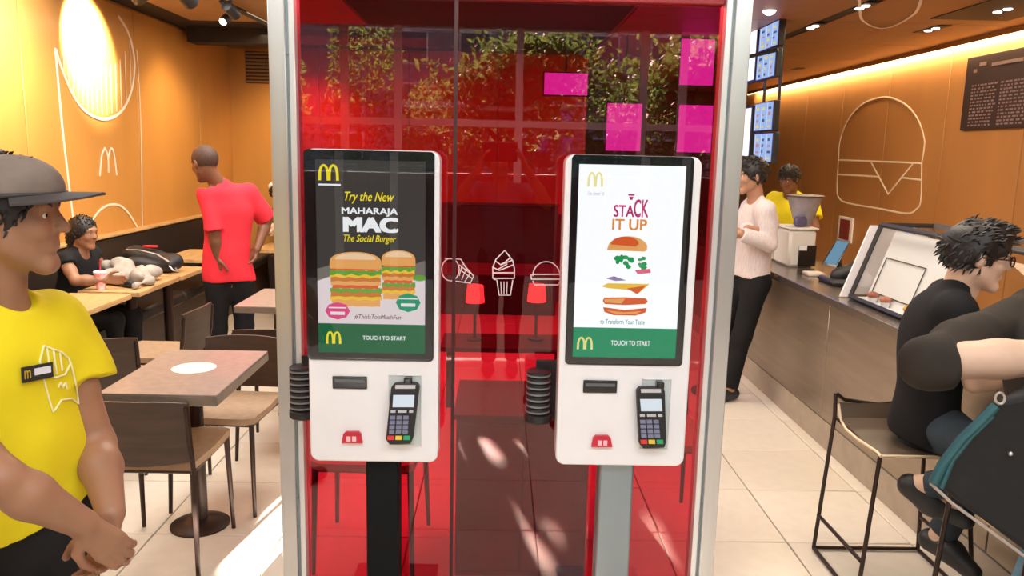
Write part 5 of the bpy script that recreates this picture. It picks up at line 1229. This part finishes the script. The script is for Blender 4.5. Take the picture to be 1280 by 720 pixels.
# 5 ---- man in white shirt, arms crossed
WSH = mat('white_pinstripe_shirt', (.74, .66, .66), .8, noise=.22, nscale=40, stretch=(4, 4, .4))
wf_ = V3(-.93, -.36, 0).normalized(); lat = V3(-wf_.y, wf_.x, 0)
pel = P(937, 345, 5.32); J = dict(pelvis=pel, chest=P(945, 280, 5.32), neck=P(945, 246, 5.31), head=P(938, 221, 5.29), shL=P(955, 262, 5.16), shR=P(938, 260, 5.50), elL=P(963, 306, 5.10), elR=P(930, 304, 5.46), wrL=P(926, 292, 5.08), wrR=P(934, 286, 5.12))
J['shL'] = P(956, 262, 5.15)
J.update(stand(pel, pel.x-.14, pel.y, lat, wf_))
person('man in a white shirt and black trousers with crossed arms beside the right post', J, wf_, V3(-.97, -.22, -.08), UP, SK3, WSH, BLACKC, HAIRB, res=.0075, long_sleeve=True, hair_style='full', fit=.012, folds=.006,
       hands=dict(L=dict(d=V3(-.5, .6, .2), n=V3(.5, .5, 0), side=1, curl=.7), R=dict(d=V3(.8, -.1, -.2), n=V3(.1, 1, 0), side=-1, curl=.3)), seed=21, hemz=pel.z+.0, s=.98)
# 6 ---- staff member in yellow behind the counter
pel = V3(2.66, 7.2, .86); f6 = V3(-.6, -.8, 0).normalized(); lat = V3(-f6.y, f6.x, 0)
J = dict(pelvis=pel, chest=V3(2.65, 7.18, 1.17), neck=V3(2.64, 7.17, 1.34), head=V3(2.585, 7.12, 1.465), shL=V3(2.65, 7.18, 1.27)+lat*.17, shR=V3(2.65, 7.18, 1.27)-lat*.17, elL=V3(2.68, 7.02, 1.04)+lat*.14, elR=V3(2.58, 7.05, 1.04)-lat*.18, wrL=V3(2.55, 6.90, 1.02)+lat*.05, wrR=V3(2.45, 6.93, 1.0)-lat*.10)
J.update(stand(pel, 2.66, 7.2, lat, f6))
person('staff member in yellow working behind the counter, right of the man in white', J, f6, V3(-.75, -.60, -.35), UP, SK2, mat('yellow_cotton', (1, 1, 0)), BLACKC, HAIRB, res=.009, hair_style='full', fit=.016, seed=25, sleeve=.6, hemz=.84, s=.97)
# 7 ---- seated man in glasses
gf = V3(.92, -.38, 0).normalized(); lat = V3(-gf.y, gf.x, 0)
pel = V3(1.665, 2.93, .685); che = P(1168, 424, 2.90); nk = P(1205, 350, 2.86); hd_ = P(1222, 323, 2.83)
J = dict(pelvis=pel, chest=che, neck=nk, head=hd_, shL=che+lat*.17+V3(.06, .02, .135), shR=che-lat*.17+V3(.04, 0, .13))
J['elL'] = J['shL']+V3(.10, -.02, -.23); J['elR'] = J['shR']+V3(.10, .0, -.25); J['wrL'] = J['elL']+V3(.03, -.22, .02); J['wrR'] = J['elR']+V3(.15, -.02, .04)
for q, sg in (('L', 1), ('R', -1)):
    h = pel+lat*.085*sg; J['hip'+q] = h
J['knR'] = V3(1.79, 2.52, .60); J['knL'] = V3(1.80, 2.70, .60); J['anR'] = P(1148, 606, 2.72); J['anL'] = V3(1.70, 2.80, .24); J['toeR'] = J['anR']+V3(.13, -.09, -.09); J['toeL'] = J['anL']+V3(.06, -.13, -.07)
pg_, GA, _ = person('seated man in black with dark hair and glasses, bent over the counter', J, gf, V3(.93, -.34, -.12), V3(.1, 0, 1), SK4, BLACKC, mat('dark_jeans', (.035, .055, .075), .85, noise=.4, nscale=12), HAIRB, res=.0065, hair_style='full', fit=.018, folds=.005, seed=31, sleeve=.7, s=1.0, hair_amt=.016, torso_w=1.10, neck_r=.058)
gl_ = thing('glasses', 'dark framed glasses worn by the seated man in black', 'glasses', tuple(GA(0, .012, .1)))
DF = mat('dark_frame', (.04, .012, .012), .3)
for sg in (-1, 1):
    m = MB(); m.tube([GA(sg*.033+.024*math.cos(R(a)), .010+.018*math.sin(R(a)), .104) for a in range(0, 360, 20)], .0032, 6, close=True); m.build('rim', [DF], parent=gl_)
    m = MB(); m.poly([GA(sg*.033+.022*math.cos(R(a)), .010+.016*math.sin(R(a)), .104) for a in range(0, 360, 20)]); m.build('lens', [CLEAR], parent=gl_)
    MB().tube([GA(sg*.057, .015, .102), GA(sg*.080, .012, .05), GA(sg*.088, .010, -.005), GA(sg*.086, -.010, -.018)], .0022, 6).build('temple', [DF], parent=gl_)
MB().tube([GA(-.009, .014, .104), GA(0, .017, .107), GA(.009, .014, .104)], .0022, 6).build('bridge', [DF], parent=gl_)
# 8 ---- nearest figure at the lower right, bending, head outside the frame
OLV = cloth('dark_olive_cotton', (.040, .033, .026), .3); JEAN = mat('light_blue_jeans', (.13, .26, .38), .9, noise=.4, nscale=14)
nf = V3(.96, .28, 0).normalized(); lat = V3(-nf.y, nf.x, 0)
pel = V3(1.70, 2.20, .66); che = V3(1.62, 2.17, 1.06)
J = dict(pelvis=pel, chest=che, neck=P(1345, 350, 2.20), head=P(1415, 300, 2.22), shR=P(1160, 452, 2.02), shL=P(1290, 385, 2.42), elR=P(1330, 446, 1.98), wrR=P(1460, 400, 1.98), elL=P(1380, 470, 2.45), wrL=P(1460, 430, 2.30))
J['hipR'] = pel-lat*.085; J['hipL'] = pel+lat*.085; J['knR'] = V3(1.80, 1.92, .52); J['knL'] = V3(1.82, 2.36, .56); J['anR'] = V3(1.63, 1.95, .15); J['anL'] = V3(1.72, 2.36, .20); J['toeR'] = V3(1.74, 1.97, .09); J['toeL'] = V3(1.84, 2.36, .15)
person('nearest figure in a dark olive T-shirt leaning over the counter, bare arm stretched right', J, nf, V3(.9, .3, -.3), V3(.2, 0, 1), SK4, OLV, JEAN, HAIRB, res=.007, hair_style='full', fit=.010, folds=.005, seed=41, sleeve=.12, s=1.08, arm=1.1, shoes=True, neck_r=.05)
# shoulder bag in front of that figure
BGM = mat('black_bag_leather', (.010, .011, .012), .75, noise=.4, nscale=20); TEAL = mat('teal_bag_edge', (.02, .10, .115), .5, noise=.3)
sb = thing('shoulder_bag', 'big black shoulder bag with teal edge and silver ring at the lower right', 'bag', tuple(P(1230, 580, 1.9)))
BY = 1.84
out = [(1163, 602), (1176, 575), (1200, 545), (1226, 520), (1246, 500), (1290, 492), (1350, 500), (1380, 560), (1380, 720), (1330, 712), (1280, 692), (1230, 655), (1190, 626)]
m = MB(); m.prism([P(x_, y_, BY) for x_, y_ in out][::-1], (.14, .13, 0)); o = m.build('bag_body', [BGM], parent=sb)
bv = o.modifiers.new('bevel', 'BEVEL'); bv.width = .018; bv.segments = 3
MB().tube([P(x_, y_, BY-.004) for x_, y_ in ((1166, 604), (1178, 580), (1202, 549), (1228, 524), (1244, 507))], .012, 8).build('teal_piping', [TEAL], parent=sb)
MB().tube([P(x_, y_, BY-.006) for x_, y_ in ((1176, 610), (1190, 575), (1214, 545), (1240, 520))], .007, 8).build('inner_piping', [TEAL], parent=sb)
MB().tube([P(x_, y_, BY-.005) for x_, y_ in ((1163, 604), (1190, 629), (1230, 658), (1280, 695), (1330, 715))], .004, 6).build('bottom_seam', [mat('pale_seam', (.42, .36, .32), .7)], parent=sb)
MB().tube([P(1250+6*math.cos(R(a)), 498+7*math.sin(R(a)), BY-.012) for a in range(0, 360, 24)], .003, 6, close=True).build('ring', [ALU], parent=sb)
MB().ball(P(1263, 567, BY-.004), .006, 10, 6).build('stud', [ALU], parent=sb)

# photographer, mirrored in the red glass
f9 = V3(0, 1, 0); pel = V3(.03, -.42, .92); lat = V3(-1, 0, 0)
J = dict(pelvis=pel, chest=V3(.02, -.42, 1.26), neck=V3(.01, -.41, 1.44), head=V3(.0, -.385, 1.575), shL=V3(-.17, -.42, 1.37), shR=V3(.21, -.42, 1.37), elL=V3(-.30, -.22, 1.30), elR=V3(.34, -.22, 1.30), wrL=V3(-.13, -.10, 1.56), wrR=V3(.17, -.10, 1.56))
J.update(stand(pel, .03, -.42, lat, f9))
person('photographer with raised arms, seen only as a mirror image in the red glass', J, f9, f9, UP, SK1, cloth('grey_tee', (.10, .10, .12)), BLACKC, HAIRB, res=.012, seed=51, hands=dict(L=dict(d=V3(.3, .2, 1), n=V3(.9, 0, 0), side=-1, curl=.5), R=dict(d=V3(-.3, .2, 1), n=V3(-.9, 0, 0), side=1, curl=.5)))
ph = thing('phone', 'dark handheld camera phone held up by the mirrored photographer', 'phone', (.0, -.07, 1.62))
MB().box(-.12, .12, -.075, -.062, 1.585, 1.72, .006).build('casing', [BLACKM], parent=ph); MB().box(-.112, .112, -.077, -.0752, 1.593, 1.712).build('screen', [BLACKG], parent=ph)
